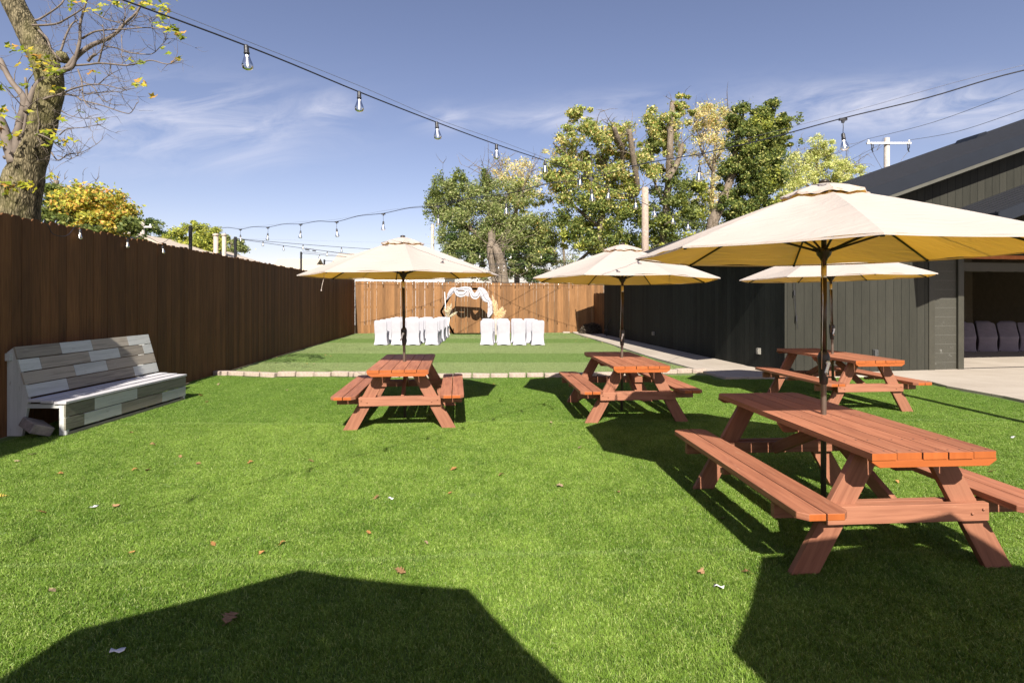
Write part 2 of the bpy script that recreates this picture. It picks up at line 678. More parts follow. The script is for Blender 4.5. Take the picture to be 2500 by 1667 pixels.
def mk_siding(name, c1, c2, direc, spacing):
    """vertical siding with grooves every `spacing` m along the wall"""
    m = Mat(name)
    pos = m.n('ShaderNodeNewGeometry').outputs['Position']
    dt = m.n('ShaderNodeVectorMath', operation='DOT_PRODUCT')
    m.l(pos, dt.inputs[0])
    dt.inputs[1].default_value = direc
    s = m.math('DIVIDE', dt.outputs['Value'], spacing)
    fr = m.math('FRACT', s)
    gro = m.math('LESS_THAN', fr, .045)
    idn = m.n('ShaderNodeTexWhiteNoise', noise_dimensions='1D')
    m.l(m.math('FLOOR', s), idn.inputs['W'])
    grain = m.noise(m.coord('World', (14, 14, 1.6)), 2.4, 7, .7, .3)
    st = m.noise(m.coord('World', (2, 2, .5)), 1.4, 4)
    f = m.math('ADD', m.math('ADD', m.math('MULTIPLY', grain, .55), m.math('MULTIPLY', st, .35)), m.math('MULTIPLY', idn.outputs[0], .2))
    c = m.ramp(f, [(.35, c1), (.7, c2)])
    scuff = m.noise(m.coord('World', (3, 3, 1.2)), 4.5, 8, .75)
    c = m.mix(m.math('MULTIPLY', m.math('SUBTRACT', scuff, .68), 4, True), c, tuple(x * 2.2 for x in c2))
    c = m.mix(gro, c, (.006, .007, .006))
    m.set(c, .7, spec=.12)
    h = m.math('SUBTRACT', m.math('MULTIPLY', grain, .5), m.math('MULTIPLY', gro, 2.0))
    m.bump(h, .55, .008)
    return m.m


UX, VX = Vector((.9854, .1701, 0)), Vector((-.1264, .992, 0))
C0 = Vector((5.74, 11.12, 0))
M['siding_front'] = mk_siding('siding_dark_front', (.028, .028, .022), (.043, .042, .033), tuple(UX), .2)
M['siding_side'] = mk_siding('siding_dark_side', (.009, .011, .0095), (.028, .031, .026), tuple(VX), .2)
M['trim_dark'] = plain('trim_dark_gray', (.04, .038, .026), .6, 0, .12, 5)
M['roof_metal'] = plain('roof_black_metal', (.020, .021, .024), .45, .1, .12, 5)
M['fascia'] = plain('fascia_navy_black', (.010, .013, .019), .5, .1, .1, 4)
M['rake_trim'] = plain('rake_trim_gray', (.085, .083, .066), .6, 0, .1, 4)


def mk_block():
    m = Mat('painted_block')
    g = m.n('ShaderNodeNewGeometry').outputs['Position']
    sp = m.n('ShaderNodeSeparateXYZ')
    m.l(g, sp.inputs[0])
    f = m.math('FRACT', m.math('DIVIDE', sp.outputs[2], .203))
    gro = m.math('LESS_THAN', f, .03)
    n = m.noise(m.coord('World'), 45, 5, .7)
    w = m.noise(m.coord('World', (1, 1, 1)), 7, 8, .8)
    c = m.ramp(n, [(.3, (.034, .033, .024)), (.7, (.058, .055, .04))])
    low = m.math('MULTIPLY', m.math('SUBTRACT', 1.3, sp.outputs[2]), .9, True)
    c = m.mix(m.math('MULTIPLY', m.math('MULTIPLY', m.math('SUBTRACT', w, .58), 6, True), low), c, (.36, .36, .33))
    c = m.mix(m.math('MULTIPLY', gro, .45), c, (.16, .16, .14))
    m.set(c, .7)
    m.bump(n, .5, .006)
    return m.m


M['block'] = mk_block()


def mk_glass():
    m = Mat('bulb_glass')
    m.b.inputs['Transmission Weight'].default_value = 1
    m.b.inputs['Roughness'].default_value = .03
    m.b.inputs['IOR'].default_value = 1.25
    m.set((.97, .96, .93))
    gl = m.n('ShaderNodeBsdfGlossy')
    gl.inputs['Roughness'].default_value = .08
    tr = m.n('ShaderNodeBsdfTransparent')
    tr.inputs[0].default_value = (.93, .93, .92, 1)
    fr = m.n('ShaderNodeFresnel')
    fr.inputs[0].default_value = 1.5
    mx = m.n('ShaderNodeMixShader')
    m.l(m.math('ADD', m.math('MULTIPLY', fr.outputs[0], 1.3), .06, True), mx.inputs[0])
    m.l(tr.outputs[0], mx.inputs[1])
    m.l(gl.outputs[0], mx.inputs[2])
    m.l(mx.outputs[0], m.out.inputs[0])
    return m.m


M['bulb_glass'] = mk_glass()
fl = Mat('led_filament')
fl.set((1, .93, .8), .4)
fl.b.inputs['Emission Color'].default_value = (1, .86, .66, 1)
fl.b.inputs['Emission Strength'].default_value = 2.0
M['filament'] = fl.m
gp = Mat('door_pane')
gp.set((.20, .19, .15), .25)
M['pane'] = gp.m
gd = Mat('ground_earth')
_n = gd.noise(gd.coord('World'), .25, 6)
_n2 = gd.noise(gd.coord('World'), 3, 5)
gd.set(gd.mix(_n2, gd.ramp(_n, [(.4, (.10, .12, .04)), (.6, (.22, .18, .11))]), (.16, .14, .08)), .95)
M['ground'] = gd.m


# ------------------------------------------------------------------ ground and paving
mb = MB()
b = mb.add([(-400, -300, -.06), (400, -300, -.06), (400, 500, -.06), (-400, 500, -.06)])
mb.face((b, b + 1, b + 2, b + 3))
tag(mb.build('ground', M['ground']), kind='structure')


def fence_x(Y):
    return -6.27 - .082 * (Y - 10.27)


# concrete path and patio (one slab with a real edge)
slab = [(2.92, 24.95), (3.22, 22.0), (3.50, 19.0), (3.77, 15.0), (4.14, 12.1), (4.29, 10.62), (6.2, 10.78), (7.75, 10.93), (8.02, 10.2),
        (7.90, 9.6), (8.0, 8.6), (7.92, 7.6), (7.9, 4.5), (7.9, -3.0), (22, -3.0), (22, 26.5), (3.0, 26.5)]
mb = MB()
mb.prism(slab, -.03, .045, val=.5)
tag(mb.build('patio_slab', M['concrete'], bevel=.01), kind='structure')

# artificial turf backing
tb = [(fence_x(-4) + .02, -4), (7.9, -4), (7.9, 4.5), (7.92, 7.6), (8.0, 8.6), (7.9, 9.6), (8.02, 10.2), (7.75, 10.93), (6.2, 10.78), (4.29, 10.62),
      (4.14, 12.1), (3.77, 15.0), (3.50, 19.0), (3.22, 22.0), (2.92, 24.95), (2.9, 25.6), (fence_x(25.2), 25.15), (fence_x(10) + .02, 10)]
mb = MB()
mb.prism(tb, -.05, -.004, val=.5)
tag(mb.build('lawn_base', M['turf_base']), kind='structure')
TURF_POLY = tb

# edging blocks between the lawns
edge_pts = [(-6.33, 11.24), (-5.6, 11.12), (-5.0, 10.98), (-4.3, 11.12), (-3.2, 11.05), (-2.0, 10.86), (-1.03, 10.88), (.3, 10.92), (1.4, 11.0), (2.6, 11.2), (3.55, 11.50), (4.12, 11.66)]


def polyline_at(pts, d):
    for a, c in zip(pts, pts[1:]):
        a, c = Vector(a), Vector(c)
        L = (c - a).length
        if d <= L:
            return a + (c - a) * (d / L), (c - a).normalized()
        d -= L
    return None


rr = random.Random(3)
d = .17
while True:
    q = polyline_at(edge_pts, d)
    if q is None:
        break
    p, t = q
    L = .355 + rr.uniform(-.01, .01)
    mb = MB()
    w, h = .14, .095 + rr.uniform(-.008, .008)
    pl = [(-L / 2, -w / 2 + .02), (-L / 2 + .03, -w / 2), (L / 2 - .03, -w / 2), (L / 2, -w / 2 + .02), (L / 2, w / 2), (-L / 2, w / 2)]
    mb.prism(pl, 0, h)
    o = mb.build('edging_block', M['edging'], bevel=.014)
    o.location = (p.x, p.y + rr.uniform(-.012, .012), rr.uniform(-.012, .004))
    o.rotation_euler = (rr.uniform(-.03, .03), rr.uniform(-.025, .025), math.atan2(t.y, t.x) + rr.uniform(-.05, .05))
    tag(o, 'tan concrete edging block in the row dividing the front lawn from the striped lawn', 'edging block', 'edging blocks between the two lawns')
    d += .372


# ------------------------------------------------------------------ fences
def fence(name, x0, y0, x1, y1, h0, h1, mat, label, side=1, gap=.006, picket=.14, seed=1, wob=.017, base_z=.0, posts=True, thick=.018, skip=None):
    rr = random.Random(seed)
    root = empty(name, (x0, y0, 0), math.atan2(y1 - y0, x1 - x0), label, 'fence')
    L = math.hypot(x1 - x0, y1 - y0)
    mb = MB()
    x = 0
    while x < L - picket:
        g = gap * rr.choice([.1, .2, .4, .7, 1.3]) if gap > .004 else gap
        x += picket + g
        s = x / L
        h = h0 + (h1 - h0) * s + rr.uniform(-wob, wob)
        w = picket / 2
        dy = rr.uniform(-.003, .003)
        c = .028
        pl = [(-w, base_z), (w, base_z), (w, h - c), (w - c, h), (-w + c, h), (-w, h - c)]
        Mx = Matrix.Translation((x - w, dy, 0)) @ Matrix(((1, 0, 0, 0), (0, 0, 1, 0), (0, 1, 0, 0), (0, 0, 0, 1)))
        mb.prism([(a, b_) for a, b_ in reversed(pl)], -thick / 2, thick / 2, M=Mx.to_4x4(), u=(0, 1))
    mb.build('pickets', mat, root)
    for z in (.35, 1.25, min(h0, h1) - .3):
        rl = MB()
        rl.box((L / 2, side * .035, z), (L, .04, .09))
        rl.build('rail', M['fence_back'], root)
    if posts:
        k = 0
        while k * 2.4 < L:
            pm = MB()
            pm.box((min(k * 2.4 + .1, L - .1), side * .11, (h0 - .1) / 2), (.09, .09, h0 - .1))
            pm.build('post', M['fence_back'], root)
            k += 1
    return root


YB = 25.2
fence('wooden_fence', fence_x(-3), -3, fence_x(7.35), 7.35, 2.60, 2.60, M['fence_dark'], 'tall dark brown wooden fence stretch directly behind the patchwork bench', 1, .003, seed=2)
fence('wooden_fence', fence_x(7.21), 7.21, fence_x(25.3), 25.3, 2.60, 2.56, M['fence_dark'], 'tall dark brown wooden fence running from past the bench to the far corner', 1, .003, seed=5)
fence('wooden_fence', -7.49, YB + .02, 3.80, 25.95, 2.50, 2.40, M['fence_sun'], 'sunlit orange brown wooden fence across the far end behind the arch', 1, .009, seed=8)
fence('wooden_fence', 3.62, 25.96, 4.6, 26.0, 2.38, 2.36, M['fence_sun'], 'short orange brown fence stretch behind the gate beside the dark building', 1, .004, seed=9)
g = fence('wooden_gate', 4.02, 25.9, 4.20, 23.55, 1.93, 1.90, M['fence_dark'], 'brown plank gate standing ajar at the corner of the dark building', 1, .003, seed=4, posts=False)
g['category'] = 'gate'
mb = MB()
mb.tube([(2.1, -.03, .95), (2.1, -.07, .95), (2.1, -.07, 1.07), (2.1, -.03, 1.07)], .01, 6)
mb.build('handle', M['black_metal'], g)


# ------------------------------------------------------------------ dark building
def B(t, w, z):
    return C0 + UX * t + VX * w + Vector((0, 0, z))


def bquad(mb, pts, val=.5, mi=0):
    b = mb.add(pts)
    mb.face([b + i for i in range(len(pts))], None, val, False, mi)


def bslab(mb, poly, w0, w1, val=.5):
    """polygon in (t,z) extruded along w"""
    n = len(poly)
    b = mb.add([B(t, w0, z) for t, z in poly] + [B(t, w1, z) for t, z in poly])
    mb.face([b + i for i in range(n)], None, val)
    mb.face([b + n + i for i in reversed(range(n))], None, val)
    for i in range(n):
        j = (i + 1) % n
        mb.face((b + j, b + i, b + n + i, b + n + j), None, val)


def bbox(mb, t0, t1, w0, w1, z0, z1, val=.5):
    bslab(mb, [(t0, z0), (t1, z0), (t1, z1), (t0, z1)], w0, w1, val)


SL = .345
RB = 3.30      # roof top height over the corner (t=0)
bld = empty('dark_building', C0, 0, 'large charcoal building with vertical siding, black metal roof and open garage bay', 'building')


def bpart(mb, name, mat, bevel=0):
    o = mb.build(name, mat, None, bevel)
    o.parent = bld
    o.matrix_parent_inverse = Matrix.Translation(-C0)
    return o


TR = 15.0
EO = .90     # eave overhang along the side wall
mb = MB()
bslab(mb, [(0, 0.02), (3.55, .02), (3.55, RB + SL * 3.55 - .26), (0, RB - .26)], 0, .16)
bslab(mb, [(3.552, 2.62), (TR, 2.62), (TR, RB + SL * TR - .26), (3.552, RB + SL * 3.552 - .26)], 0, .16)
bpart(mb, 'front_wall', M['siding_front'])
mb = MB()
bbox(mb, 3.70, 4.305, .02, .20, .02, 2.61)
bpart(mb, 'block_pier', M['block'])
mb = MB()
bbox(mb, 3.55, 3.70, -.022, .18, .02, 2.61)
bpart(mb, 'corner_trim', M['trim_dark'], .004)
mb = MB()
bbox(mb, 4.31, 4.46, -.03, .30, .02, 2.61)
bpart(mb, 'door_jamb', M['trim_dark'], .004)
mb = MB()
bbox(mb, 4.465, TR, -.028, .10, 2.535, 2.61)
bpart(mb, 'lintel', M['cedar'])
# side wall, from the near corner to the gate
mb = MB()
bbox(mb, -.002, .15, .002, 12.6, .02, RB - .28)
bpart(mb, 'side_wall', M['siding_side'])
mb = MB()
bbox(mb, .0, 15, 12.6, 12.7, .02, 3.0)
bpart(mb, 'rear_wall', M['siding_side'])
# roof: near gable section
mb = MB()
bslab(mb, [(-EO, RB - SL * EO), (17, RB + SL * 17), (17, RB + SL * 17 - .05), (-EO, RB - SL * EO - .05)], -.4, 7.5)
w = -.36
while w < 7.5:      # standing ribs run up the slope
    bslab(mb, [(-EO + .005, RB - SL * (EO - .005) + .002), (16.9, RB + SL * 16.9 + .002), (16.9, RB + SL * 16.9 + .045), (-EO + .005, RB - SL * (EO - .005) + .045)], w, w + .035)
    w += .229
bpart(mb, 'roof', M['roof_metal'])
mb2 = MB()
bslab(mb2, [(-EO, RB - .42), (.3, RB - .1), (.3, RB - .16), (-EO, RB - .48)], 7.52, 12.8)
bslab(mb2, [(.3, RB - .1), (12, RB + .3), (12, RB + .2), (.3, RB - .16)], 7.52, 12.8)
bpart(mb2, 'rear_roof', M['roof_metal'])
mb = MB()
bslab(mb, [(-EO - .002, RB - SL * EO - .26), (17, RB + SL * 17 - .27), (17, RB + SL * 17 + .03), (-EO - .002, RB - SL * EO + .03)], -.425, -.402)
bpart(mb, 'rake_fascia', M['fascia'])
mb = MB()
bslab(mb, [(-EO - .002, RB - SL * EO - .33), (17, RB + SL * 17 - .34), (17, RB + SL * 17 - .272), (-EO - .002, RB - SL * EO - .262)], -.445, -.40)
bpart(mb, 'rake_trim', M['rake_trim'])
mb = MB()
bbox(mb, -EO - .04, -EO - .002, -.44, 12.8, RB - SL * EO - .25, RB - SL * EO + .02)
bpart(mb, 'eave_fascia', M['fascia'])
# soffit boards
mb = MB()
bslab(mb, [(-EO, RB - EO * SL - .30), (17, RB + SL * 17 - .30), (17, RB + SL * 17 - .27), (-EO, RB - EO * SL - .27)], -.40, -.002)
bslab(mb, [(-EO, RB - EO * SL - .24), (-.004, RB - .28), (-.004, RB - .25), (-EO, RB - EO * SL - .21)], .0, 12.6)
bpart(mb, 'soffit', M['trim_dark'])
# roof vent box
mb = MB()
rv = [(11.0, 0), (11.5, 0), (11.45, .16), (11.15, .16)]
bslab(mb, [(t, RB + SL * t + z) for t, z in rv], 5.2, 6.0)
bpart(mb, 'roof_vent', M['fascia'])
# porch roof over the garage bay
AB = 3.735 - SL * 4.61
t0 = 3.1
mb = MB()
bslab(mb, [(t0, AB + SL * t0), (TR, AB + SL * TR), (TR, AB + SL * TR - .05), (t0, AB + SL * t0 - .05)], -1.85, -.002)
w = -1.82
while w < -.03:
    bslab(mb, [(t0, AB + SL * t0 + .002), (TR, AB + SL * TR + .002), (TR, AB + SL * TR + .03), (t0, AB + SL * t0 + .03)], w, w + .03)
    w += .229
bpart(mb, 'porch_roof', M['roof_metal'])
mb = MB()
bslab(mb, [(t0, AB + SL * t0 - .21), (TR, AB + SL * TR - .21), (TR, AB + SL * TR + .02), (t0, AB + SL * t0 + .02)], -1.875, -1.852)
bbox(mb, t0 - .025, t0 - .002, -1.875, -.002, AB + SL * t0 - .21, AB + SL * t0 + .01)
bpart(mb, 'porch_fascia', M['fascia'])
mb = MB()
bslab(mb, [(3.7, 3.20), (TR, 3.20), (TR, AB + SL * TR - .22), (3.7, AB + SL * 3.7 - .06)], -1.84, -1.72)
bpart(mb, 'porch_gable', M['siding_front'])
mb = MB()
bbox(mb, 8.6, 8.75, -1.86, -1.71, .05, 3.2)
bpart(mb, 'porch_post', M['trim_dark'])
# rolled-up glass garage door lying under the ceiling
gdo = MB()
tt = 4.5
for wz in (.36, .92, 1.48, 2.04, 2.6):
    bbox(gdo, tt, 10.5, wz, wz + .07, 2.40, 2.46)
k = tt
while k < 10.4:
    bbox(gdo, k, k + .06, .37, 2.66, 2.402, 2.458)
    k += .95
bbox(gdo, tt, 10.5, .30, .355, 2.27, 2.47)
door = bpart(gdo, 'garage_door', M['trim_dark'])
gp_ = MB()
bbox(gp_, tt + .01, 10.4, .44, 2.6, 2.425, 2.432)
pane = gp_.build('pane', M['pane'], door)
# inside
mb = MB()
bbox(mb, 4.0, TR, 8.6, 8.7, .05, 4.5)
bbox(mb, 4.0, 4.2, .3, 8.6, .05, 4.5)
bbox(mb, 14.9, TR, .2, 8.6, .05, 4.5)
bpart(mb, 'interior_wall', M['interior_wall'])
mb = MB()
bbox(mb, 4.1, TR, .2, 8.7, 3.35, 3.4)
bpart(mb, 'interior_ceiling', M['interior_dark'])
mb = MB()
bbox(mb, 5.2, 9.2, 7.6, 7.72, .05, 2.9)
for q in (6.1, 7.1, 8.1):
    bbox(mb, q, q + .03, 7.58, 7.6, .05, 2.9)
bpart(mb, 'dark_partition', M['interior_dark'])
mb = MB()
bbox(mb, 4.46, TR, .04, .10, .045, .052)
bpart(mb, 'threshold', M['black_metal'])


def outlet(pos, nrm, mat, h=.2, name='outlet_box', s=1.0):
    """weatherproof outlet cover on a wall"""
    n = Vector(nrm).normalized()
    x = Vector((0, 0, 1)).cross(n).normalized()
    Mx = Matrix((x, n, Vector((0, 0, 1)))).transposed()
    mb = MB()
    mb.box(Vector(pos) + n * .02, (.085 * s, .04, .13 * s), Mx)
    mb.box(Vector(pos) + n * .055, (.075 * s, .03, .115 * s), Mx)
    mb.tube([Vector(pos) + n * .07 + x * .02 + Vector((0, 0, .03)), Vector(pos) + n * .075 + x * .02 + Vector((0, 0, -.03))], .006, 6)
    return bpart(mb, name, mat, .005)


def wall_side(px, py):      # point on the side wall under a photo position
    k = (px - HX) / F
    w = (k * C0.y - C0.x) / (VX.x - k * VX.y)
    p = B(0, w, 0)
    p.z = EYE - (py - HY) * p.y / F
    return p


def wall_front(px, py):
    k = (px - HX) / F
    t = (k * C0.y - C0.x) / (UX.x - k * UX.y)
    p = B(t, 0, 0)
    p.z = EYE - (py - HY) * p.y / F
    return p


NS = Vector((-VX.y, VX.x, 0))
NF = Vector((UX.y, -UX.x, 0))
outlet(wall_side(1597, 814), NS, M['outlet'])
outlet(wall_side(1855, 857), NS, M['outlet'], s=1.1)
outlet(wall_front(2134, 861), NF, M['outlet_dark'], s=1.15)

# hose spigot at the far corner of the wall
p = wall_side(1490, 800)
mb = MB()
q = p + NS * .16
mb.tube([Vector((q.x, q.y, .03)), Vector((q.x, q.y, .42)), Vector((q.x - .02, q.y - .02, .46))], .03, 8)
mb.tube([Vector((q.x, q.y, .4)), Vector((q.x + .10, q.y, .62)), Vector((q.x + .16, q.y, .78)), Vector((q.x + .26, q.y, .80))], .014, 8)
mb.box((q.x - .02, q.y, .3), (.12, .1, .12))
tag(mb.build('water_spigot', M['black_metal']), 'black yard hydrant with bent pump handle at the far end of the dark wall', 'spigot')


# ------------------------------------------------------------------ picnic tables
def picnic_table():
    root = empty('picnic_table', (0, 0, 0))
    W, L, H, T = .731, 1.86, .765, .038
    bw, gp = .1405, .007
    r = random.Random(11)
    top = MB()
    ends = []
    for i in range(5):
        x = -W / 2 + bw / 2 + i * (bw + gp)
        dl0, dl1 = r.uniform(-.006, .004), r.uniform(-.006, .004)
        x0, x1, y0, y1 = x - bw / 2, x + bw / 2, -L / 2 + dl0, L / 2 + dl1
        c = .03
        pl = [(x0, y0), (x1, y0), (x1, y1), (x0, y1)]
        if i == 0:
            pl = [(x0 + .0, y0), (x1, y0), (x1, y1), (x0 + c, y1), (x0, y1 - c)]
        if i == 4:
            pl = [(x0, y0), (x1 - .012, y0), (x1, y0 + .012), (x1, y1 - c), (x1 - c, y1), (x0, y1)]
        top.prism(pl, H - T, H, sidemi=1, u=(0, 1))
    for i in range(5):
        x = -W / 2 + bw / 2 + i * (bw + gp)
        for y in (-L / 2 + .045, -L / 2 + .27, -.02, L / 2 - .27, L / 2 - .045):
            for dx in (-.038, .038):
                top.lathe([(.0055, 0), (.0055, .0012)], 8, (x + dx + r.uniform(-.004, .004), y + r.uniform(-.006, .006), H - .0002), mi=2)
    top.build('tabletop', [M['table'], M['table_end'], M['black_metal']], root, .004)
    for y in (-L / 2 + .022, -.02, L / 2 - .022):
        cl = MB()
        # cleat with clipped lower corners
        hw = W / 2 - .004
        hh = .042 if abs(y) > .1 else .07
        tk = .036
        poly = [(-hw, 0), (-hw, -.012), (-hw + .045, -hh), (hw - .045, -hh), (hw, -.012), (hw, 0)]
        Mx = Matrix.Translation((0, y + tk / 2, H - T - .001)) @ Matrix(((1, 0, 0, 0), (0, 0, -1, 0), (0, 1, 0, 0), (0, 0, 0, 1)))
        cl.prism(poly, 0, tk, M=Mx, mi=0, u=(1, 0))
        cl.build('cleat', M['table_end'] if y < -.5 else M['table_leg'], root, .003)
    a = .24
    for ye, sg in ((-L / 2 + a, 1), (L / 2 - a, -1)):
        # legs lean outwards: a sheared 2x6
        for sx in (-1, 1):
            lg = MB()
            xb0, xb1 = .52, .69      # outer foot
            xt0, xt1 = .12, .28
            poly = [(sx * xb0, 0), (sx * xb1, 0), (sx * xt1, H - T - .002), (sx * xt0, H - T - .002)]
            if sx < 0:
                poly = poly[::-1]
            Mx = Matrix.Translation((0, ye + .02, 0)) @ Matrix(((1, 0, 0, 0), (0, 0, -1, 0), (0, 1, 0, 0), (0, 0, 0, 1)))
            lg.prism(poly, 0, .04, M=Mx, u=(.5 * sx * -1, 1))
            lg.build('leg', M['table_leg'], root, .003)
        # outer cross beam with bolts
        cb = MB()
        cb.box((0, ye - sg * .0405, .355), (1.0, .038, .105))
        for bx in (-.46, -.39, .39, .46):
            yb = ye - sg * .062
            cb.lathe([(.009, 0), (.008, .006), (.002, .009)], 8, (bx, yb, .36 + .012 * (1 if abs(bx) > .42 else -1)), M=Matrix.Rotation(R(90 * sg), 4, 'X').to_3x3())
        cb.build('cross_beam', M['table_leg'], root, .003)
        # inner seat support reaching under both benches
        sb = MB()
        sb.box((0, ye + sg * .0405, .360), (1.53, .038, .088))
        sb.build('seat_support', M['table_leg'], root, .003)
        # short bearer under each bench end
        # diagonal brace up to the middle cleat
        br = MB()
        br.beam((.0 + .02 * sg, ye + sg * .09, .36), (.0 + .02 * sg, -.02 - sg * .03, H - T - .07), .038, .085, val=.4)
        br.build('brace', M['table_leg'], root, .003)
    for sx in (-1, 1):
        bn = MB()
        for k in range(2):
            x0 = sx * (.495 + k * (bw + .008))
            x1 = x0 + sx * bw
            lo, hi = min(x0, x1), max(x0, x1)
            y0, y1 = -L / 2 - .03 + r.uniform(0, .006), L / 2 - .03
            c = .045
            if (sx > 0) == (k == 1):
                pl = [(lo, y0), (hi - c, y0), (hi, y0 + c), (hi, y1 - c), (hi - c, y1), (lo, y1)]
            else:
                pl = [(lo + c, y0), (hi, y0), (hi, y1), (lo + c, y1), (lo, y1 - c), (lo, y0 + c)]
            bn.prism(pl, .418, .457, sidemi=1, u=(0, 1))
        bn.build('bench', [M['table'], M['table_end']], root, .004)
        ct = MB()
        ct.box((sx * .64, -.02, .385), (.27, .05, .036))
        ct.build('bench_cleat', M['table_leg'], root, .003)
    return root


TABLES = [(2.261, 3.823, .065, 'brown stained picnic table nearest the camera on the right of the lawn'),
          (-1.457, 7.226, .104, 'brown picnic table seen end-on left of centre, its shade pole standing alone'),
          (1.581, 7.583, .065, 'brown picnic table in the middle beside the concrete path corner'),
          (4.987, 8.194, .092, 'brown picnic table close to the dark wall, behind the nearest one'),
          (-.88, -.62, .07, 'brown picnic table directly behind the camera position to the left'),
          (2.45, -.55, .03, 'brown picnic table behind the camera position to the right')]
proto = picnic_table()
for i, (x, y, a, lab) in enumerate(TABLES):
    o = proto if i == 0 else copy_tree(proto)
    o.location = (x, y, 0)
    o.rotation_euler = (0, 0, a)
    tag(o, lab, 'picnic table', 'picnic tables on the turf')


# ------------------------------------------------------------------ market umbrellas
def umbrella(seed=0, rot=-2.4):
    root = empty('patio_umbrella')
    r = random.Random(seed)
    RR, ZR, ZT, RC = 1.345, 1.935, 2.415, .30
    step = math.pi / 4

    def zprof(q):          # q = radius along a rib / RR
        return ZT - (ZT - ZR) * (q ** 1.12)

    def pt(an, q, s, dz=0.0, rmax=RR, q1=1.0):
        """s in 0..1 between two ribs"""
        a0 = an
        p0 = Vector((math.cos(a0), math.sin(a0), 0)) * q * rmax
        p1 = Vector((math.cos(a0 + step), math.sin(a0 + step), 0)) * q * rmax
        p = p0.lerp(p1, s)
        bow = 4 * s * (1 - s)
        p *= 1 - .012 * bow * (q ** 2)
        z = zprof(q) - .030 * bow * math.sin(min(1, q) ** 1.2 * math.pi * .93)
        p.z = z + dz
        return p
    cv = MB()
    nr, ns = 15, 11
    for k in range(8):
        an = rot + k * step
        ph = [r.uniform(0, 6.28) for _ in range(6)]
        pts = []
        for i in range(nr):
            q = .16 + .84 * i / (nr - 1)
            for j in range(ns):
                s = j / (ns - 1)
                e = 4 * s * (1 - s)
                wv = .006 * e * q * math.sin(q * 9 + s * 7 + ph[0]) + .004 * e * math.sin(q * 21 * (1 if k % 2 else -1) + s * 13 + ph[1])
                pts.append(pt(an, q, s, wv))
        cv.grid(pts, nr, ns)
        # hem
        pts = []
        for i in range(2):
            for j in range(ns):
                s = j / (ns - 1)
                p = pt(an, 1.0, s)
                pts.append(p + Vector((0, 0, -.012 * i)) + Vector((p.x, p.y, 0)) * (.001 * i))
        cv.grid(pts, 2, ns)
    cv.build('canopy', M['canopy'], root)
    # raised vent cap
    vc = MB()
    for k in range(8):
        an = rot + k * step
        pts = []
        for i in range(6):
            q = .02 + .195 * i / 5
            for j in range(9):
                s = j / 8
                p = pt(an, q, s)
                e = 4 * s * (1 - s)
                p.z = 2.447 - .082 * (i / 5) ** 1.3 - .016 * e * (i / 5) ** 2 + r.uniform(-.003, .003) * (i / 5)
                if i == 5:
                    p.z -= .004 * math.sin(j * 2.1 + k)
                pts.append(p)
        vc.grid(pts, 6, 9)
        pts = []
        for i in range(2):
            for j in range(9):
                s = j / 8
                p = pt(an, .215, s)
                e = 4 * s * (1 - s)
                p.z = 2.447 - .082 - .016 * e - i * (.012 + .005 * math.sin(j * 1.7 + k))
                pts.append(p)
        vc.grid(pts, 2, 9)
    vc.build('vent_cap', M['canopy'], root)
    fn = MB()
    fn.lathe([(.035, 2.452), (.036, 2.462), (.03, 2.47), (.006, 2.476)], 14)
    fn.build('finial', M['pole_bronze'], root)
    po = MB()
    po.lathe([(.019, 0.0), (.019, 1.0), (.019, 1.04)], 16, mi=1)
    po.lathe([(.0205, 1.20), (.0205, 1.76)], 16, mi=0)
    po.lathe([(.018, 1.85), (.018, 2.43)], 16, mi=0)
    po.build('pole', [M['pole_bronze'], M['pole_low']], root)
    co = MB()
    co.lathe([(.0185, 1.76), (.0185, 1.765), (.0185, 1.85)], 16)
    co.build('tilt_collar', M['silver'], root)
    hb = MB()
    hb.lathe([(.021, 1.885), (.026, 1.90), (.045, 1.925), (.052, 1.95), (.052, 1.968), (.025, 1.975)], 16)
    for k in range(8):
        an = rot + k * step
        hb.beam((.04 * math.cos(an), .04 * math.sin(an), 1.955), (.075 * math.cos(an), .075 * math.sin(an), 1.968), .012, .02)
    hb.build('runner_hub', M['black_plastic'], root)
    th = MB()
    th.lathe([(.02, 2.345), (.05, 2.355), (.05, 2.385), (.02, 2.392)], 16)
    th.build('top_hub', M['black_plastic'], root)
    cr = MB()
    cr.lathe([(.020, .985), (.026, .99), (.030, 1.03), (.040, 1.16), (.042, 1.185), (.032, 1.215), (.021, 1.225)], 16)
    cro = cr.build('crank_housing', M['black_plastic'], root)
    ch = MB()
    ch.lathe([(.016, 0), (.016, .012)], 12, (0, -.045, 1.145), M=Matrix.Rotation(R(90), 3, 'X'))
    ch.beam((0, -.062, 1.15), (-.022, -.066, 1.075), .018, .009, up=(0, 1, 0))
    ch.tube([(-.022, -.066, 1.075), (-.03, -.10, 1.06)], .007, 8)
    ch.build('crank_handle', M['silver'], cro)
    cd = MB()
    cd.tube([(-.02, -.012, 1.9), (-.024, -.03, 1.6), (-.03, -.032, 1.3), (-.035, -.035, 1.1)], .0022, 5)
    cd.build('cord', M['silver'], root)
    for k in range(8):
        an = rot + k * step
        dv = Vector((math.cos(an), math.sin(an), 0))
        rb = MB()
        pts = []
        for i in range(8):
            q = .04 + .945 * i / 7
            pts.append(dv * q * RR + Vector((0, 0, zprof(q) - .016)))
        rb.tube(pts, .0085, 6)
        rb.lathe([(.010, -.012), (.012, 0), (.008, .012)], 8, tuple(pts[-1]))
        rb.build('rib', M['black_metal'], root)
        st = MB()
        q = .50
        st.tube([dv * .06 + Vector((0, 0, 1.962)), dv * (q * RR) + Vector((0, 0, zprof(q) - .028))], .0085, 6)
        st.build('strut', M['black_metal'], root)
    return root


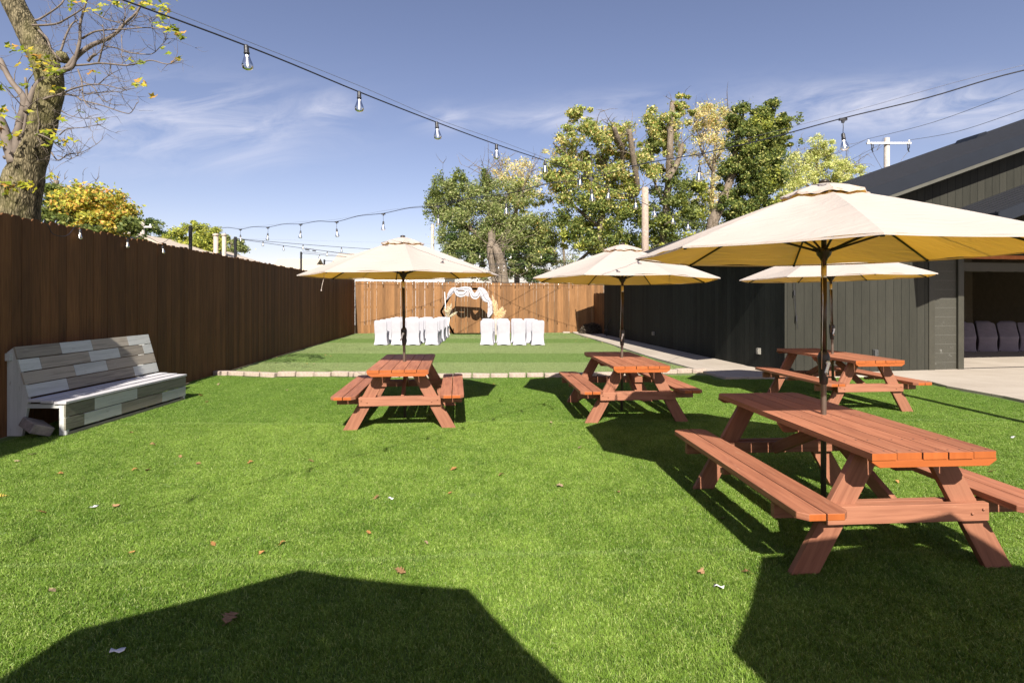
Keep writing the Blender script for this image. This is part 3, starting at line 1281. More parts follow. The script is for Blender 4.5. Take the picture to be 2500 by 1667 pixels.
UMB = [(2.275, 3.86, -2.70, .0, 0.0, 0.003, 'large cream octagonal umbrella nearest the camera, cut by the right edge'),
       (-1.452, 7.17, -2.07, 0, .012, .002, 'cream umbrella over the end-on table left of centre'),
       (1.583, 7.63, -2.127, -.045, -.010, -.02, 'cream umbrella in the middle, in front of the far end of the dark wall'),
       (4.976, 8.18, -2.515, 0, .014, -.012, 'cream umbrella over the table by the dark wall, mostly hidden by the nearest one'),
       (-.89, -.74, 0, 0, 0, 0, 'cream umbrella behind the camera to the left casting the broad lawn shadow'),
       (2.43, -.36, 0, 0, 0, 0, 'cream umbrella behind the camera to the right')]


def oct_rot(cx, cy, vx, vy):
    return math.atan2(vy - cy, vx - cx)


for i, (x, y, rot, dz, tx, ty, lab) in enumerate(UMB):
    if i == 4:
        rot = oct_rot(-.98, 1.83, -1.23, 3.137)
    if i == 5:
        rot = oct_rot(2.32, 2.21, 1.546, 3.3)
    o = umbrella(20 + i, rot)
    o.location = (x, y, dz)
    if i > 3:
        o.scale = (1, 1, 1.1)
    nrm = Vector((-tx, -ty, 1)).normalized()
    o.rotation_euler = Vector((0, 0, 1)).rotation_difference(nrm).to_euler()
    tag(o, lab, 'umbrella', 'cream market umbrellas at the picnic tables')
    if i == 1:   # loose tie string
        mb = MB()
        a = P(796, 664, 6.2)
        mb.tube([a, a + Vector((.0, 0, -.06)), a + Vector((-.02, 0, -.13)), a + Vector((-.035, 0, -.2)), a + Vector((-.03, 0, -.205))], .0035, 5)
        mb.lathe([(.006, 0), (.009, .008), (.004, .016)], 8, tuple(a + Vector((-.033, 0, -.214))))
        s_ = mb.build('tie_string', M['canopy'], o)
        s_.matrix_parent_inverse = Matrix.Translation(-Vector((x, y, dz)))


# ------------------------------------------------------------------ patchwork bench
def patch_bench():
    root = empty('patchwork_bench', (-5.24, 6.19, 0), 0, 'long slatted bench of patchwork white and weathered gray boards against the dark fence', 'bench')
    L = 2.28
    o = root

    def put(mb, name, mats, bevel=.004, par=None):
        return mb.build(name, mats, par or root, bevel)
    # local: x<0 towards the fence, y along the bench, front face at x=0
    # seat
    st = MB()
    for k in range(3):
        x0 = -.155 * k
        st.box((x0 - .05 + .0, L / 2, .395 + k * .012), (.147, L + .02, .032), val=.4 + .2 * k)
    put(st, 'seat', M['bench_seat'])
    # front boards of patches, split at lengths
    mats = [M['bench_white'], M['bench_gray'], M['bench_dark']]

    def row(x, z0, z1, segs, tilt=None, name='front_board'):
        y = 0.0
        mb = MB()
        for (f, m) in segs:
            ln = f * L
            xm = (x[0] + x[1]) / 2
            zm = (z0 + z1) / 2
            h = math.hypot(z1 - z0, x[1] - x[0])
            a = math.atan2(x[1] - x[0], z1 - z0)
            Mx = Matrix.Rotation(a, 3, 'Y')
            mb.box((xm, y + ln / 2, zm), (.022, ln - .0015, h), Mx, mi=m, val=random.random())
            y += ln
        put(mb, name, mats, .002)
    row((0.0, 0.0), .225, .370, [(.19, 2), (.33, 0), (.48, 2)])
    row((0.0, 0.0), .072, .215, [(.12, 2), (.27, 0), (.36, 1), (.25, 0)])
    # back boards, leaning on the fence (bottom first)
    xb0, xb1, zb0, zb1 = -.43, -.60, .45, 1.05
    rows = [[(.25, 0), (.52, 1), (.23, 0)],
            [(.32, 1), (.24, 0), (.44, 1)],
            [(.12, 0), (.33, 1), (.24, 0), (.22, 1), (.09, 0)],
            [(.27, 1), (.22, 0), (.30, 1), (.21, 0)]]
    for k, sg in enumerate(rows):
        s0, s1 = k / 4 + .008, (k + 1) / 4 - .008
        row((xb0 + (xb1 - xb0) * s0, xb0 + (xb1 - xb0) * s1), zb0 + (zb1 - zb0) * s0, zb0 + (zb1 - zb0) * s1, sg, name='back_board')
    # end frames
    for y in (.035, L - .035):
        fr = MB()
        fr.box((-.035, y + .0, .2), (.085, .045, .375), val=.5)
        put(fr, 'front_leg', M['bench_white'])
        bl = MB()
        Mx = Matrix.Translation((0, y + .02, 0)) @ Matrix(((1, 0, 0, 0), (0, 0, -1, 0), (0, 1, 0, 0), (0, 0, 0, 1)))
        bl.prism([(-.76, 0), (-.52, 0), (-.44, .40), (-.455, .50), (-.615, 1.04), (-.70, .98)], 0, .04, M=Mx, u=(0, 1))
        put(bl, 'back_leg', M['bench_white'])
        ra = MB()
        ra.box((-.25, y, .352), (.42, .04, .05), val=.3)
        put(ra, 'seat_rail', M['bench_white'])
    sk = MB()
    sk.box((-.03, L / 2, .022), (.08, L - .06, .045), val=.2)
    put(sk, 'ground_skid', M['bench_dark'])
    for y in (.55, .95, 1.45, 1.9):
        bl = MB()
        bl.box((-.06, y, .10), (.04, .04, .13), val=.3)
        put(bl, 'support_block', M['bench_gray'])
    tb_ = MB()
    tb_.box((-.70, .01, .93), (.14, .05, .09), val=.5)
    put(tb_, 'back_block', M['bench_white'])
    return root


patch_bench()
# paver leaning under the bench
mb = MB()
Mx = Euler((R(-24), R(12), R(-28))).to_matrix()
mb.box((-5.55, 6.17, .12), (.30, .22, .11), Mx)
tag(mb.build('stone_paver', M['brick'], bevel=.012), 'gray stone paver tilted under the near end of the patchwork bench', 'paver')


# ------------------------------------------------------------------ covered chairs
def chair_mesh(wedge=False):
    mb = MB()
    secs = []

    def sec(z, w, y0, y1, rc):
        pts = []
        cs = [(-w / 2 + rc, y0 + rc, math.pi), (w / 2 - rc, y0 + rc, 1.5 * math.pi), (w / 2 - rc, y1 - rc, 0), (-w / 2 + rc, y1 - rc, .5 * math.pi)]
        for cx_, cy_, a in cs:
            for k in range(4):
                an = a + k / 3 * math.pi / 2
                pts.append(Vector((cx_ + rc * math.cos(an), cy_ + rc * math.sin(an), z)))
        return pts
    levels = [(.0, .48, -.02, .45, .018), (.05, .455, -.008, .435, .02), (.15, .425, .005, .425, .025), (.28, .415, .01, .43, .03), (.38, .425, .0, .445, .03), (.43, .44, -.005, .45, .03),
              (.455, .44, -.01, .44, .03), (.466, .435, -.012, .40, .03), (.48, .435, -.014, .09, .03), (.55, .435, -.025, .055, .025), (.70, .445, -.045, .025, .025),
              (.79, .44, -.058, .004, .025), (.825, .42, -.063, -.006, .022), (.845, .38, -.065, -.012, .02), (.855, .32, -.063, -.018, .018)]
    if wedge:
        levels = [(z, w, y0, (.36 + .09 * z / .44) if z < .44 else .45 - .47 * (z - .44) / .415, rc) for z, w, y0, y1, rc in levels]
    n = 16
    base = []
    for L_ in levels:
        pts = sec(*L_)
        if L_[0] == 0:
            for i, p in enumerate(pts):       # hem arches up between the feet
                ex = min(1, abs(p.x) / (L_[1] / 2 - .02)) if abs(p.y - L_[2]) < .03 or abs(p.y - L_[3]) < .03 else 1
                p.z += 0
        base.append(mb.add(pts))
    for i in range(len(levels) - 1):
        for k in range(n):
            k2 = (k + 1) % n
            mb.face((base[i] + k, base[i] + k2, base[i + 1] + k2, base[i + 1] + k), None, .5, True)
    mb.face([base[-1] + k for k in range(n)], None, .5, True)
    return mb


def chair_proto(mat, name='covered_chair', wedge=False):
    root = empty(name)
    cm = chair_mesh(wedge).build('cover', mat, root)
    # dark feet at the hem corners
    for sx in (-1, 1):
        for y in (.0, .43):
            ft = MB()
            ft.lathe([(.011, .0), (.011, .03)], 8, (sx * .20, y, -.004))
            ft.build('foot', M['black_metal'], root)
    hm = MB()
    pl = [(-.13, -.001), (.13, -.001), (.09, .014), (0, .022), (-.09, .014)]
    Mx = Matrix.Translation((0, -.0195, 0)) @ Matrix(((1, 0, 0, 0), (0, 0, -1, 0), (0, 1, 0, 0), (0, 0, 0, 1)))
    hm.prism(pl, 0, .002, M=Mx)
    hm.build('hem_shade_sheet', M['black_plastic'], root)  # black sheet paints the shade under the hem arch
    return root


ch0 = chair_proto(M['chair_cover'])
first = True
ordn = ['first', 'second', 'third', 'fourth', 'fifth']
rr = random.Random(5)
for side, xs, nrow in (('left', (-4.60, -4.03, -3.43, -2.82), 5), ('right', (-.90, -.30, .29, .88), 3)):
    for j in range(nrow):
        if side == 'right' and j:
            xs = (-.9, -.36, .19, .69)
        for i, x in enumerate(xs):
            o = ch0 if first else copy_tree(ch0)
            first = False
            off = (.06 * j if side == 'left' else -.10 * (j % 2) + .03) if j else 0
            o.location = (x - off * .3 + rr.uniform(-.03, .03) + (0 if side == 'left' else .0), 18.45 + .9 * j + rr.uniform(-.04, .04), .03)
            o.rotation_euler = (0, 0, rr.uniform(-.05, .05))
            rowt = 'row nearest the camera' if j == 0 else ordn[j] + ' row from the camera'
            tag(o, f'white covered chair, {ordn[i]} from left in the {rowt}, {side} block', 'chair', 'white covered chairs facing the arch')

ch1 = chair_proto(M['chair_cover_shade'], wedge=True)
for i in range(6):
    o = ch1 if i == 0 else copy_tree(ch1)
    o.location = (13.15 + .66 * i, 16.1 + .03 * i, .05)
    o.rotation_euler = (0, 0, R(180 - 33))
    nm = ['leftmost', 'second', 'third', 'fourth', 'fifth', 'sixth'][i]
    tag(o, f'{nm} shade-painted white covered chair of the front row inside the garage bay', 'chair', 'covered chairs inside the garage bay')
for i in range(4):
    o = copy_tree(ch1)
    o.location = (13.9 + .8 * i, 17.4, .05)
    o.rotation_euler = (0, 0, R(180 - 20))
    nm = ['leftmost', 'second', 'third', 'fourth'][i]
    tag(o, f'{nm} shade-painted white covered chair of the rear row inside the garage bay', 'chair', 'covered chairs inside the garage bay')


# ------------------------------------------------------------------ hexagonal arch with drape
YA = 24.45
ax0 = -2.08
arch = empty('wedding_arch', (ax0, YA, 0), 0, 'dark wooden hexagon arch with white draped cloth against the far fence', 'arch')
RH = 1.21
hexv = [Vector((RH * math.cos(R(60 * k)), 0, 1.06 + RH * math.sin(R(60 * k)))) for k in range(6)]
fr = MB()
for k in range(6):
    for dy in (-.0, .0):
        fr.beam(hexv[k], hexv[(k + 1) % 6], .09, .075, up=(0, 1, 0))
fr.build('hexagon_frame', M['arch_wood'], arch)
for k in (1, 2):
    br = MB()
    br.tube([hexv[k] + Vector((0, .03, -.03)), hexv[k] + Vector((0, .84, -.03))], .022, 8)
    br.build('wall_brace', M['arch_wood'], arch)


def ribbon(path, widths, th=.05, seed=0, nseg=60, up=(0, -1, 0)):
    """folded cloth swag along a path"""
    mb = MB()
    pts = [Vector(p) for p in path]
    # resample with catmull-rom
    out, ws = [], []
    n = len(pts)
    for i in range(n - 1):
        p0, p1, p2, p3 = pts[max(i - 1, 0)], pts[i], pts[i + 1], pts[min(i + 2, n - 1)]
        for k in range(8):
            t = k / 8
            out.append(.5 * ((2 * p1) + (p2 - p0) * t + (2 * p0 - 5 * p1 + 4 * p2 - p3) * t * t + (3 * p1 - p0 - 3 * p2 + p3) * t ** 3))
            ws.append(widths[i] * (1 - t) + widths[i + 1] * t)
    out.append(pts[-1])
    ws.append(widths[-1])
    nv = 15
    r = random.Random(seed)
    ph = r.uniform(0, 6)
    grid = []
    for i, p in enumerate(out):
        d = (out[min(i + 1, len(out) - 1)] - out[max(i - 1, 0)]).normalized()
        side = d.cross(Vector((0, 1, 0)))
        side.normalize()
        for j in range(nv):
            s = j / (nv - 1) - .5
            fold = math.sin(s * 15 + ph + i * .12) * .022 + math.cos(s * math.pi) * -.05
            grid.append(p + side * s * ws[i] * .92 + Vector((0, fold - .03, .006 * math.sin(i * .9 + s * 9))))
    mb.grid(grid, len(out), nv)
    return mb


def A(px, py, dy=0.0):       # arch-local point from the photo
    p = P(px, py, YA + dy)
    return p - Vector((ax0, YA, 0))


sw = [([(1094, 722), (1098, 715), (1104, 709), (1110, 705), (1113, 712), (1119, 718), (1128, 719), (1135, 715), (1141, 708)], [.10, .16, .22, .14, .20, .30, .30, .20, .12]),
      ([(1113, 705), (1122, 706), (1134, 705), (1146, 706), (1150, 712), (1156, 722), (1163, 722), (1168, 713), (1172, 707)], [.08, .16, .24, .22, .18, .28, .30, .22, .14]),
      ([(1141, 709), (1142, 716), (1141, 723)], [.10, .16, .20]),
      ([(1166, 706), (1174, 709), (1180, 717), (1187, 729), (1196, 734)], [.16, .34, .44, .38, .18]),
      ([(1110, 706), (1103, 713), (1096, 722), (1091, 732)], [.10, .20, .14, .04]),
      ([(1193, 732), (1197, 742), (1199, 755), (1196, 766), (1192, 775)], [.14, .26, .34, .26, .08])]
for i, (pa, wd) in enumerate(sw):
    ribbon([A(x, y, -.06) for x, y in pa], wd, seed=i).build('drape', M['drape'], arch)


# ------------------------------------------------------------------ pampas arrangements
def colored(mesh_verts, faces, cols, name, mat, parent=None):
    me = bpy.data.meshes.new(name)
    nv = len(mesh_verts)
    me.vertices.add(nv)
    me.vertices.foreach_set('co', np.asarray(mesh_verts, dtype=np.float32).ravel())
    faces = np.asarray(faces, dtype=np.int32)
    nf, k = faces.shape
    me.loops.add(nf * k)
    me.loops.foreach_set('vertex_index', faces.ravel())
    me.polygons.add(nf)
    me.polygons.foreach_set('loop_start', np.arange(0, nf * k, k, dtype=np.int32))
    me.polygons.foreach_set('loop_total', np.full(nf, k, dtype=np.int32))
    me.update(calc_edges=True)
    if cols is not None:
        at = me.color_attributes.new('col', 'FLOAT_COLOR', 'CORNER')
        c = np.concatenate([np.asarray(cols, dtype=np.float32), np.ones((nf, 1), np.float32)], axis=1)
        at.data.foreach_set('color', np.repeat(c, k, axis=0).ravel())
    me.materials.append(mat)
    o = bpy.data.objects.new(name, me)
    link(o, parent)
    return o


def plume(base, tip, width, n, rng, color, bend=.15):
    """feathery plume made of many thin slivers around a stem"""
    base, tip = np.array(base), np.array(tip)
    ax = tip - base
    L = np.linalg.norm(ax)
    t = rng.uniform(.0, 1, n)
    side = rng.normal(size=(n, 3))
    side /= np.linalg.norm(side, axis=1)[:, None]
    w = width * np.sin(np.pi * np.clip(t * .85 + .12, 0, 1)) ** .7
    p0 = base + ax * t[:, None]
    p1 = p0 + side * (w * rng.uniform(.5, 1, n))[:, None] + ax * .12 + np.array([0, 0, -.04])
    d = np.cross(p1 - p0, rng.normal(size=(n, 3)))
    d /= np.linalg.norm(d, axis=1)[:, None]
    q = d * .006
    v = np.stack([p0 - q, p0 + q, p1 + q * .6, p1 - q * .6], axis=1).reshape(-1, 3)
    f = np.arange(n * 4).reshape(-1, 4)
    c = np.array(color) * rng.uniform(.75, 1.2, (n, 1))
    return v, f, c


def join(parts):
    V, Fc, C, o = [], [], [], 0
    for v, f, c in parts:
        V.append(v)
        Fc.append(f + o)
        C.append(c)
        o += len(v)
    return np.concatenate(V), np.concatenate(Fc), np.concatenate(C)


def arrangement(x, y, plumes, label, standmat, sh, color, name='pampas_arrangement'):
    root = empty(name, (x, y, 0), 0, label, 'flower arrangement')
    mb = MB()
    mb.lathe([(.11, 0), (.12, .02), (.08, .1), (.07, sh * .6), (.10, sh), (.06, sh + .005)], 14)
    mb.build('stand', standmat, root)
    for (b_, t_, w, n) in plumes:
        v, f, c = plume(b_, t_, w, n, RNG, color)
        colored(v, f, c, 'plume', M['leaf'], root)
    st = MB()
    for (b_, t_, w, n) in plumes:
        st.tube([(0, 0, sh - .05), b_, [(a + c_) / 2 for a, c_ in zip(b_, t_)]], .006, 5)
    st.build('stems', M['twig'], root)
    return root


yR = 24.05
xR = P(1210, 0, yR).x


def q(px, py, Y, x):
    p = P(px, py, Y)
    return (p.x - x, 0, p.z)


pam = (.80, .68, .48)
arrangement(xR, yR, [(q(1209, 772, yR, xR), q(1203, 724, yR, xR), .10, 700), (q(1212, 775, yR, xR), q(1211, 735, yR, xR), .11, 700), (q(1214, 778, yR, xR), q(1226, 750, yR, xR), .16, 900),
                     (q(1216, 780, yR, xR), q(1233, 758, yR, xR), .13, 600), (q(1210, 782, yR, xR), q(1217, 760, yR, xR), .16, 700)],
            'tan pampas grass arrangement standing at the right foot of the arch', M['pvc'], .75, pam)
xL = P(1093, 0, yR).x
arrangement(xL, yR, [(q(1094, 772, yR, xL), q(1086, 750, yR, xL), .10, 400), (q(1096, 772, yR, xL), q(1114, 761, yR, xL), .08, 600), (q(1094, 770, yR, xL), q(1101, 742, yR, xL), .10, 500), (q(1094, 768, yR, xL), q(1094, 745, yR, xL), .08, 300)],
            'pale dried palm arrangement on a stand at the left foot of the arch', M['white_metal'], .80, (.70, .66, .52))
mb = MB()
a_, b_ = P(1089.5, 775, 24.2), P(1085.5, 713, 24.2)
mb.beam(a_, b_, .04, .035)
tag(mb.build('white_pole', M['white_metal']), 'thin white leaning pole at the left side of the arch', 'pole')

# dead shrub heap by the gate
c = P(1446, 805, 24.6)
n = 9000
ang = RNG.uniform(0, 2 * np.pi, n)
el = np.arccos(RNG.uniform(0, 1, n))
rad = RNG.uniform(.55, 1.0, n) ** .5
bx = np.stack([np.cos(ang) * np.sin(el) * .60, np.sin(ang) * np.sin(el) * .45, np.cos(el) * .50], 1) * rad[:, None] * RNG.uniform(.85, 1.1, (n, 1)) + np.array([c.x, c.y, .0])
dv = RNG.normal(size=(n, 3)) * .028
ev = RNG.normal(size=(n, 3)) * .016
v = np.stack([bx - dv, bx - ev, bx + dv, bx + ev], 1).reshape(-1, 3)
cols = np.array([.07, .055, .038]) * RNG.uniform(.3, 2.2, (n, 1))
o = colored(v, np.arange(n * 4).reshape(-1, 4), cols, 'dead_shrub', M['leaf'])
tag(o, 'low dark brown dried shrub heap at the gate beside the path end', 'shrub')
mb = MB()
mb.box((P(1383, 811, 25.3).x, 25.4, .03), (.34, .2, .09))
tag(mb.build('stone_paver', M['edging'], bevel=.01), 'single flat tan paver lying at the foot of the far fence', 'paver')


# ------------------------------------------------------------------ string lights
def catmull(pts, per=6):
    pts = [Vector(p) for p in pts]
    out = []
    n = len(pts)
    for i in range(n - 1):
        p0, p1, p2, p3 = pts[max(i - 1, 0)], pts[i], pts[i + 1], pts[min(i + 2, n - 1)]
        for k in range(per):
            t = k / per
            out.append(.5 * ((2 * p1) + (p2 - p0) * t + (2 * p0 - 5 * p1 + 4 * p2 - p3) * t * t + (3 * p1 - p0 - 3 * p2 + p3) * t ** 3))
    out.append(pts[-1])
    return out


def bulb_meshes():
    s = MB()      # hanging socket
    s.lathe([(.008, .004), (.011, 0), (.0125, -.010), (.0125, -.032), (.0145, -.034), (.0145, -.040), (.0125, -.043)], 12)
    sock = s.mesh('socket')
    sock.materials.append(M['black_plastic'])
    g = MB()      # pear-shaped clear bulb
    g.lathe([(.0125, -.043), (.0135, -.052), (.0195, -.072), (.0275, -.094), (.029, -.104), (.024, -.116), (.012, -.122), (.002, -.1235)], 16)
    glass = g.mesh('glass_bulb')
    glass.materials.append(M['bulb_glass'])
    f = MB()
    f.lathe([(.003, -.05), (.0034, -.055), (.0034, -.1), (.002, -.106)], 6)
    f.lathe([(.008, -.043), (.008, -.05), (.003, -.056)], 8)
    fil = f.mesh('filament')
    fil.materials.append(M['filament'])
    return sock, glass, fil


SOCK, GLASS, FIL = bulb_meshes()


def string_light(label, wire_pts, bulbs, r=.0042, drop=0.0, guy=None, tilt=None, size=1.0, smooth=True, plugs=None):
    root = empty('string_light', (0, 0, 0), 0, label, 'string light', 'string lights over the yard')
    mb = MB()
    mb.tube(catmull(wire_pts) if smooth else wire_pts, r, 6)
    mb.build('cable', M['wire'], root)
    if guy:
        mb = MB()
        mb.tube(catmull(guy), .0012, 5)
        mb.build('support_wire', M['thin_wire'], root)
    rr = random.Random(len(label))
    for b in bulbs:
        p = Vector(b)
        if drop:
            hb = MB()
            hb.tube([p, p + Vector((rr.uniform(-.004, .004), 0, -drop * .5)), p + Vector((0, 0, -drop))], .0022, 5)
            hb.box(p, (.05, .016, .014))
            hb.box(p + Vector((0, 0, -.012)), (.016, .014, .02))
            hb.build('hanger', M['black_plastic'], root)
            p = p + Vector((0, 0, -drop))
        so = bpy.data.objects.new('socket', SOCK)
        link(so, root)
        so.location = p
        so.scale = (size,) * 3
        tx = (rr.uniform(-.08, .08), rr.uniform(-.12, .12)) if tilt is None else tilt
        so.rotation_euler = (tx[0], tx[1], rr.uniform(0, 6))
        go = bpy.data.objects.new('glass_bulb', GLASS)
        link(go, so)
        fo = bpy.data.objects.new('filament', FIL)
        link(fo, so)
    if plugs:
        mb = MB()
        for a, b in plugs:
            mb.beam(a, b, .03, .03)
        mb.build('plug', M['black_plastic'], root)
    return root


# A: from behind-left up over the lawn to the dark building
bA = [(601, 112), (877, 225), (1066, 299), (1212, 353), (1331, 393), (1417, 427), (1487, 462), (1551, 487), (1597, 508), (1643, 526), (1680, 541)]
ptA = []
for px, py in bA:
    k = (px - HX) / F
    Y = 3.0 / (.75 - k)
    ptA.append(P(px, py, Y))
back = [(-4.7, -1.9, 3.05), (-3.9, -.9, 2.95), (-3.05, .14, 2.86), (-2.42, .93, 2.80), (-1.76, 1.72, 2.76)]
endA = B(-.3, .9, 3.05)
wireA = [Vector(b) for b in back] + ptA + [ptA[-1].lerp(endA, .5) + Vector((0, 0, -.02)), endA]
guyA = [Vector(b) + Vector((0, 0, .035)) for b in back] + [p + Vector((0, 0, .022 + .012 * (i % 2))) for i, p in enumerate(ptA)] + [endA]
string_light('closest string of clear pear bulbs sagging from top left down to the dark building', wireA, [Vector(b) for b in back] + ptA, guy=guyA, r=.0038, size=.88)

# B: from a post off to the right across to the left fence post
bB = [(2058, 289), (1708, 376), (1444, 435), (1236, 474), (1070, 503), (936, 521), (822, 541), (734, 547), (654, 554.6), (587, 559.5)]
ptB = []
for px, py in bB:
    k = (px - HX) / F
    ptB.append(P(px, py, 6.44 / (k + 1.213)))
postB = Vector((fence_x(10.48) - .09, 10.48, 0))
endB = Vector((postB.x, postB.y, EYE - (556 - HY) * 10.48 / F))
rB = [P(2500, 172, 3.0), Vector((4.1, 2.35, 3.0)), Vector((5.6, 1.2, 3.35))]
wB = []
allp = list(reversed(rB)) + ptB + [P(530, 558, 9.75), endB]
for i, p in enumerate(allp[:-1]):
    wB.append(p)
    wB.append(p.lerp(allp[i + 1], .5) + Vector((0, 0, .022 if i > 3 else -.012)))
wB.append(allp[-1])
string_light('string of clear bulbs on long drop hangers crossing from upper right to the left fence', wB, [p + Vector((0, 0, -.008)) for p in ptB] + [rB[1]], drop=.095,
             guy=[p + Vector((0, 0, .03)) for p in allp], r=.0038, size=.92)


def span(a, b, sag, n, y0=.05, y1=.95):
    a, b = Vector(a), Vector(b)
    w = [a.lerp(b, k / 16) - Vector((0, 0, sag * 4 * (k / 16) * (1 - k / 16))) for k in range(17)]
    bl = []
    for i in range(n):
        s = y0 + (y1 - y0) * i / max(1, n - 1)
        bl.append(a.lerp(b, s) - Vector((0, 0, sag * 4 * s * (1 - s) + .006)))
    return w, bl


posts = [(fence_x(10.48) - .09, 10.48, 3.03), (fence_x(12.5) - .09, 12.5, 3.05), (fence_x(17.4) - .09, 17.4, 3.14), (fence_x(20.2) - .09, 20.2, 3.1)]
plab = ['black string light post nearest the bench end of the left fence', 'second black string light post along the left fence',
        'third black string light post along the left fence', 'farthest black string light post at the left fence corner']
for (x, y, z), lab in zip(posts, plab):
    mb = MB()
    mb.box((x - .0, y, (z + .04) / 2), (.05, .05, z + .04))
    mb.box((x + .03, y, z - .02), (.03, .03, .03))
    tag(mb.build('light_post', M['black_metal'], bevel=.004), lab, 'post', 'string light posts')
# post out of frame on the right carrying string B (its shadow falls on the lawn)
mb = MB()
mb.box((6.75, 4.9, 1.72), (.13, .13, 3.44))
tag(mb.build('light_post', M['black_metal'], bevel=.004), 'black string light post beside the patio, just outside the right edge', 'post', 'string light posts')

w, bl = span(posts[1], B(-.3, 5.2, 3.1), .22, 13)
string_light('string of small bulbs starting from the second fence post', w, bl, r=.0055, guy=[posts[1], B(-.3, 5.2, 3.12)])
w, bl = span(posts[1], B(-.3, 9.2, 3.05), .35, 12, .08, .97)
string_light('lower string of small bulbs slanting away from the second fence post', w, bl, r=.0055, plugs=[(P(745, 609, 14.6), P(755, 611, 14.6)), (P(763, 612, 14.7), P(771, 613, 14.7))])
w, bl = span(posts[2], B(-.3, 8.6, 3.1), .25, 11)
string_light('string of small bulbs starting from the third fence post', w, bl, r=.006, guy=[posts[2], B(-.3, 8.6, 3.12)])
w, bl = span(posts[3], B(-.7, 9.6, 3.02), .25, 12)
string_light('string of small bulbs near the far fence, crossing the trunk of the far tree', w, bl, r=.006)
w, bl = span((-7.4, 25.05, 2.50), (3.5, 25.75, 2.45), .06, 15)
string_light('string of bulbs stapled along the top of the far fence', w, bl, r=.006)
w, bl = span((fence_x(22.3) + .1, 22.3, 2.95), (-2.3, 25.15, 2.5), .22, 11)
string_light('string of bulbs slanting from the left fence to the far fence centre', w, bl, r=.007)
w, bl = span((-1.25, 25.2, 2.5), B(-.3, 11.6, 2.95), .28, 11)
string_light('string of bulbs slanting from the far fence centre to the dark building', w, bl, r=.007)
for (a, b, lab) in (((1.13, 25.5, 2.42), (-6.98, 17.9, 3.35), 'thin steel guy cable from the third fence post to the far fence'),
                    ((2.4, 25.6, 2.42), (-6.9, 17.4, 3.2), 'second thin steel guy cable reaching the far fence right of centre')):
    mb = MB()
    mb.tube([a, b], .008, 6)
    tag(mb.build('guy_cable', M['thin_wire']), lab, 'cable')

# loop of cable with three bulbs clipped to the left fence top
fb = []
for px, py in ((196, 560), (312, 584), (397, 600)):
    k = (px - HX) / F
    Y = (-6.27 + .082 * 10.27) / (k + .082)
    Y *= .985
    fb.append(P(px, py, Y))
fw = [P(108, 540, 6.1 * .99), P(118, 552, 6.3), P(128, 570, 6.45), P(150, 577, 6.6), P(168, 572, 6.75), P(185, 552, 6.95), fb[0] + Vector((0, 0, .035)), fb[0].lerp(fb[1], .5) + Vector((0, 0, .12)), fb[1] + Vector((0, 0, .03)), fb[1].lerp(fb[2], .5) + Vector((0, 0, .10)),
      fb[2] + Vector((0, 0, .05)), fb[2].lerp(endB, .5) + Vector((0, 0, .10)), endB]
string_light('short string of three warm bulbs hooked over the top of the left fence', fw, fb, r=.004, size=1.15)

# cord with plugs dangling on the sunlit front wall
p = wall_front(1934, 690)
q0 = p + NF * .04
q0.z = 2.05
pts = [q0, q0 + Vector((.01, -.01, -.25)), q0 + Vector((.03, 0, -.5)), q0 + Vector((.06, 0, -.8)), q0 + Vector((.08, 0, -1.05))]
string_light('dark extension cord with plugs dangling down the sunlit wall', pts, [], r=.006,
             plugs=[(pts[1], pts[1] + Vector((0, 0, -.11))), (pts[3] + Vector((.0, 0, .02)), pts[3] + Vector((.0, 0, -.10)))])['category'] = 'cord'


# ------------------------------------------------------------------ utility poles
def utility_pole(px, py, Y, r, arm, label, mat, base_z=0, tf=False):
    top = P(px, py, Y)
    root = empty('utility_pole', (top.x, Y, 0), 0, label, 'utility pole')
    mb = MB()
    mb.lathe([(r * 1.35, 0), (r * 1.1, top.z * .6), (r, top.z - .01), (r * .9, top.z)], 14)
    mb.build('shaft', mat, root)
    z = top.z
    if arm:
        L, dz = arm
        ar = MB()
        ar.box((0, -r * 1.1, z - dz), (L, .11, .13))
        ar.build('crossarm', M['crossarm'], root, .01)
        for sx in (-1, 1):
            ins = MB()
            ins.lathe([(.03, 0), (.07, .02), (.05, .05), (.075, .08), (.05, .11), (.06, .15), (.03, .18)], 10, (sx * (L / 2 - .12), -r * 1.1, z - dz + .06))
            ins.build('insulator', M['porcelain'], root)
    if tf:
        for sx in (-1, 1):
            cu = MB()
            x = sx * (arm[0] / 2 - .28)
            y = -r * 1.4
            cu.tube([(x, y, z - arm[1] - .06), (x - .05, y - .12, z - arm[1] - .2), (x - .05, y - .12, z - arm[1] - .5), (x + .06, y - .1, z - arm[1] - .62)], .035, 6)
            cu.tube([(x + .12, y, z - arm[1] - .08), (x + .10, y - .08, z - arm[1] - .28), (x, y - .1, z - arm[1] - .5)], .03, 6)
            cu.build('fuse_cutout', M['black_plastic'], root)
            wr = MB()
            x2 = -.5 if sx < 0 else .55
            wr.tube(catmull([(x, y - .1, z - arm[1] - .6), (x + sx * -.35, y, z - arm[1] - 1.1), (x2, y, z - 2.15)]), .014, 5)
            wr.build('jumper', M['thin_wire'], root)
        t = MB()
        t.lathe([(.35, -3.3), (.36, -2.75), (.45, -2.72), (.46, -2.62), (.3, -2.5), (.05, -2.45)], 20, (.1, -r - .42, z))
        t.build('transformer', M['white_metal'], root)
        for x in (-.72, -.28, .62):
            b = MB()
            b.lathe([(.03, 0), (.11, .04), (.12, .3), (.09, .36), (.02, .38)], 10, (x, -r - .4, z - 2.62 + (.2 if x == -.28 else 0)))
            b.build('bushing', M['porcelain'], root)
    return root


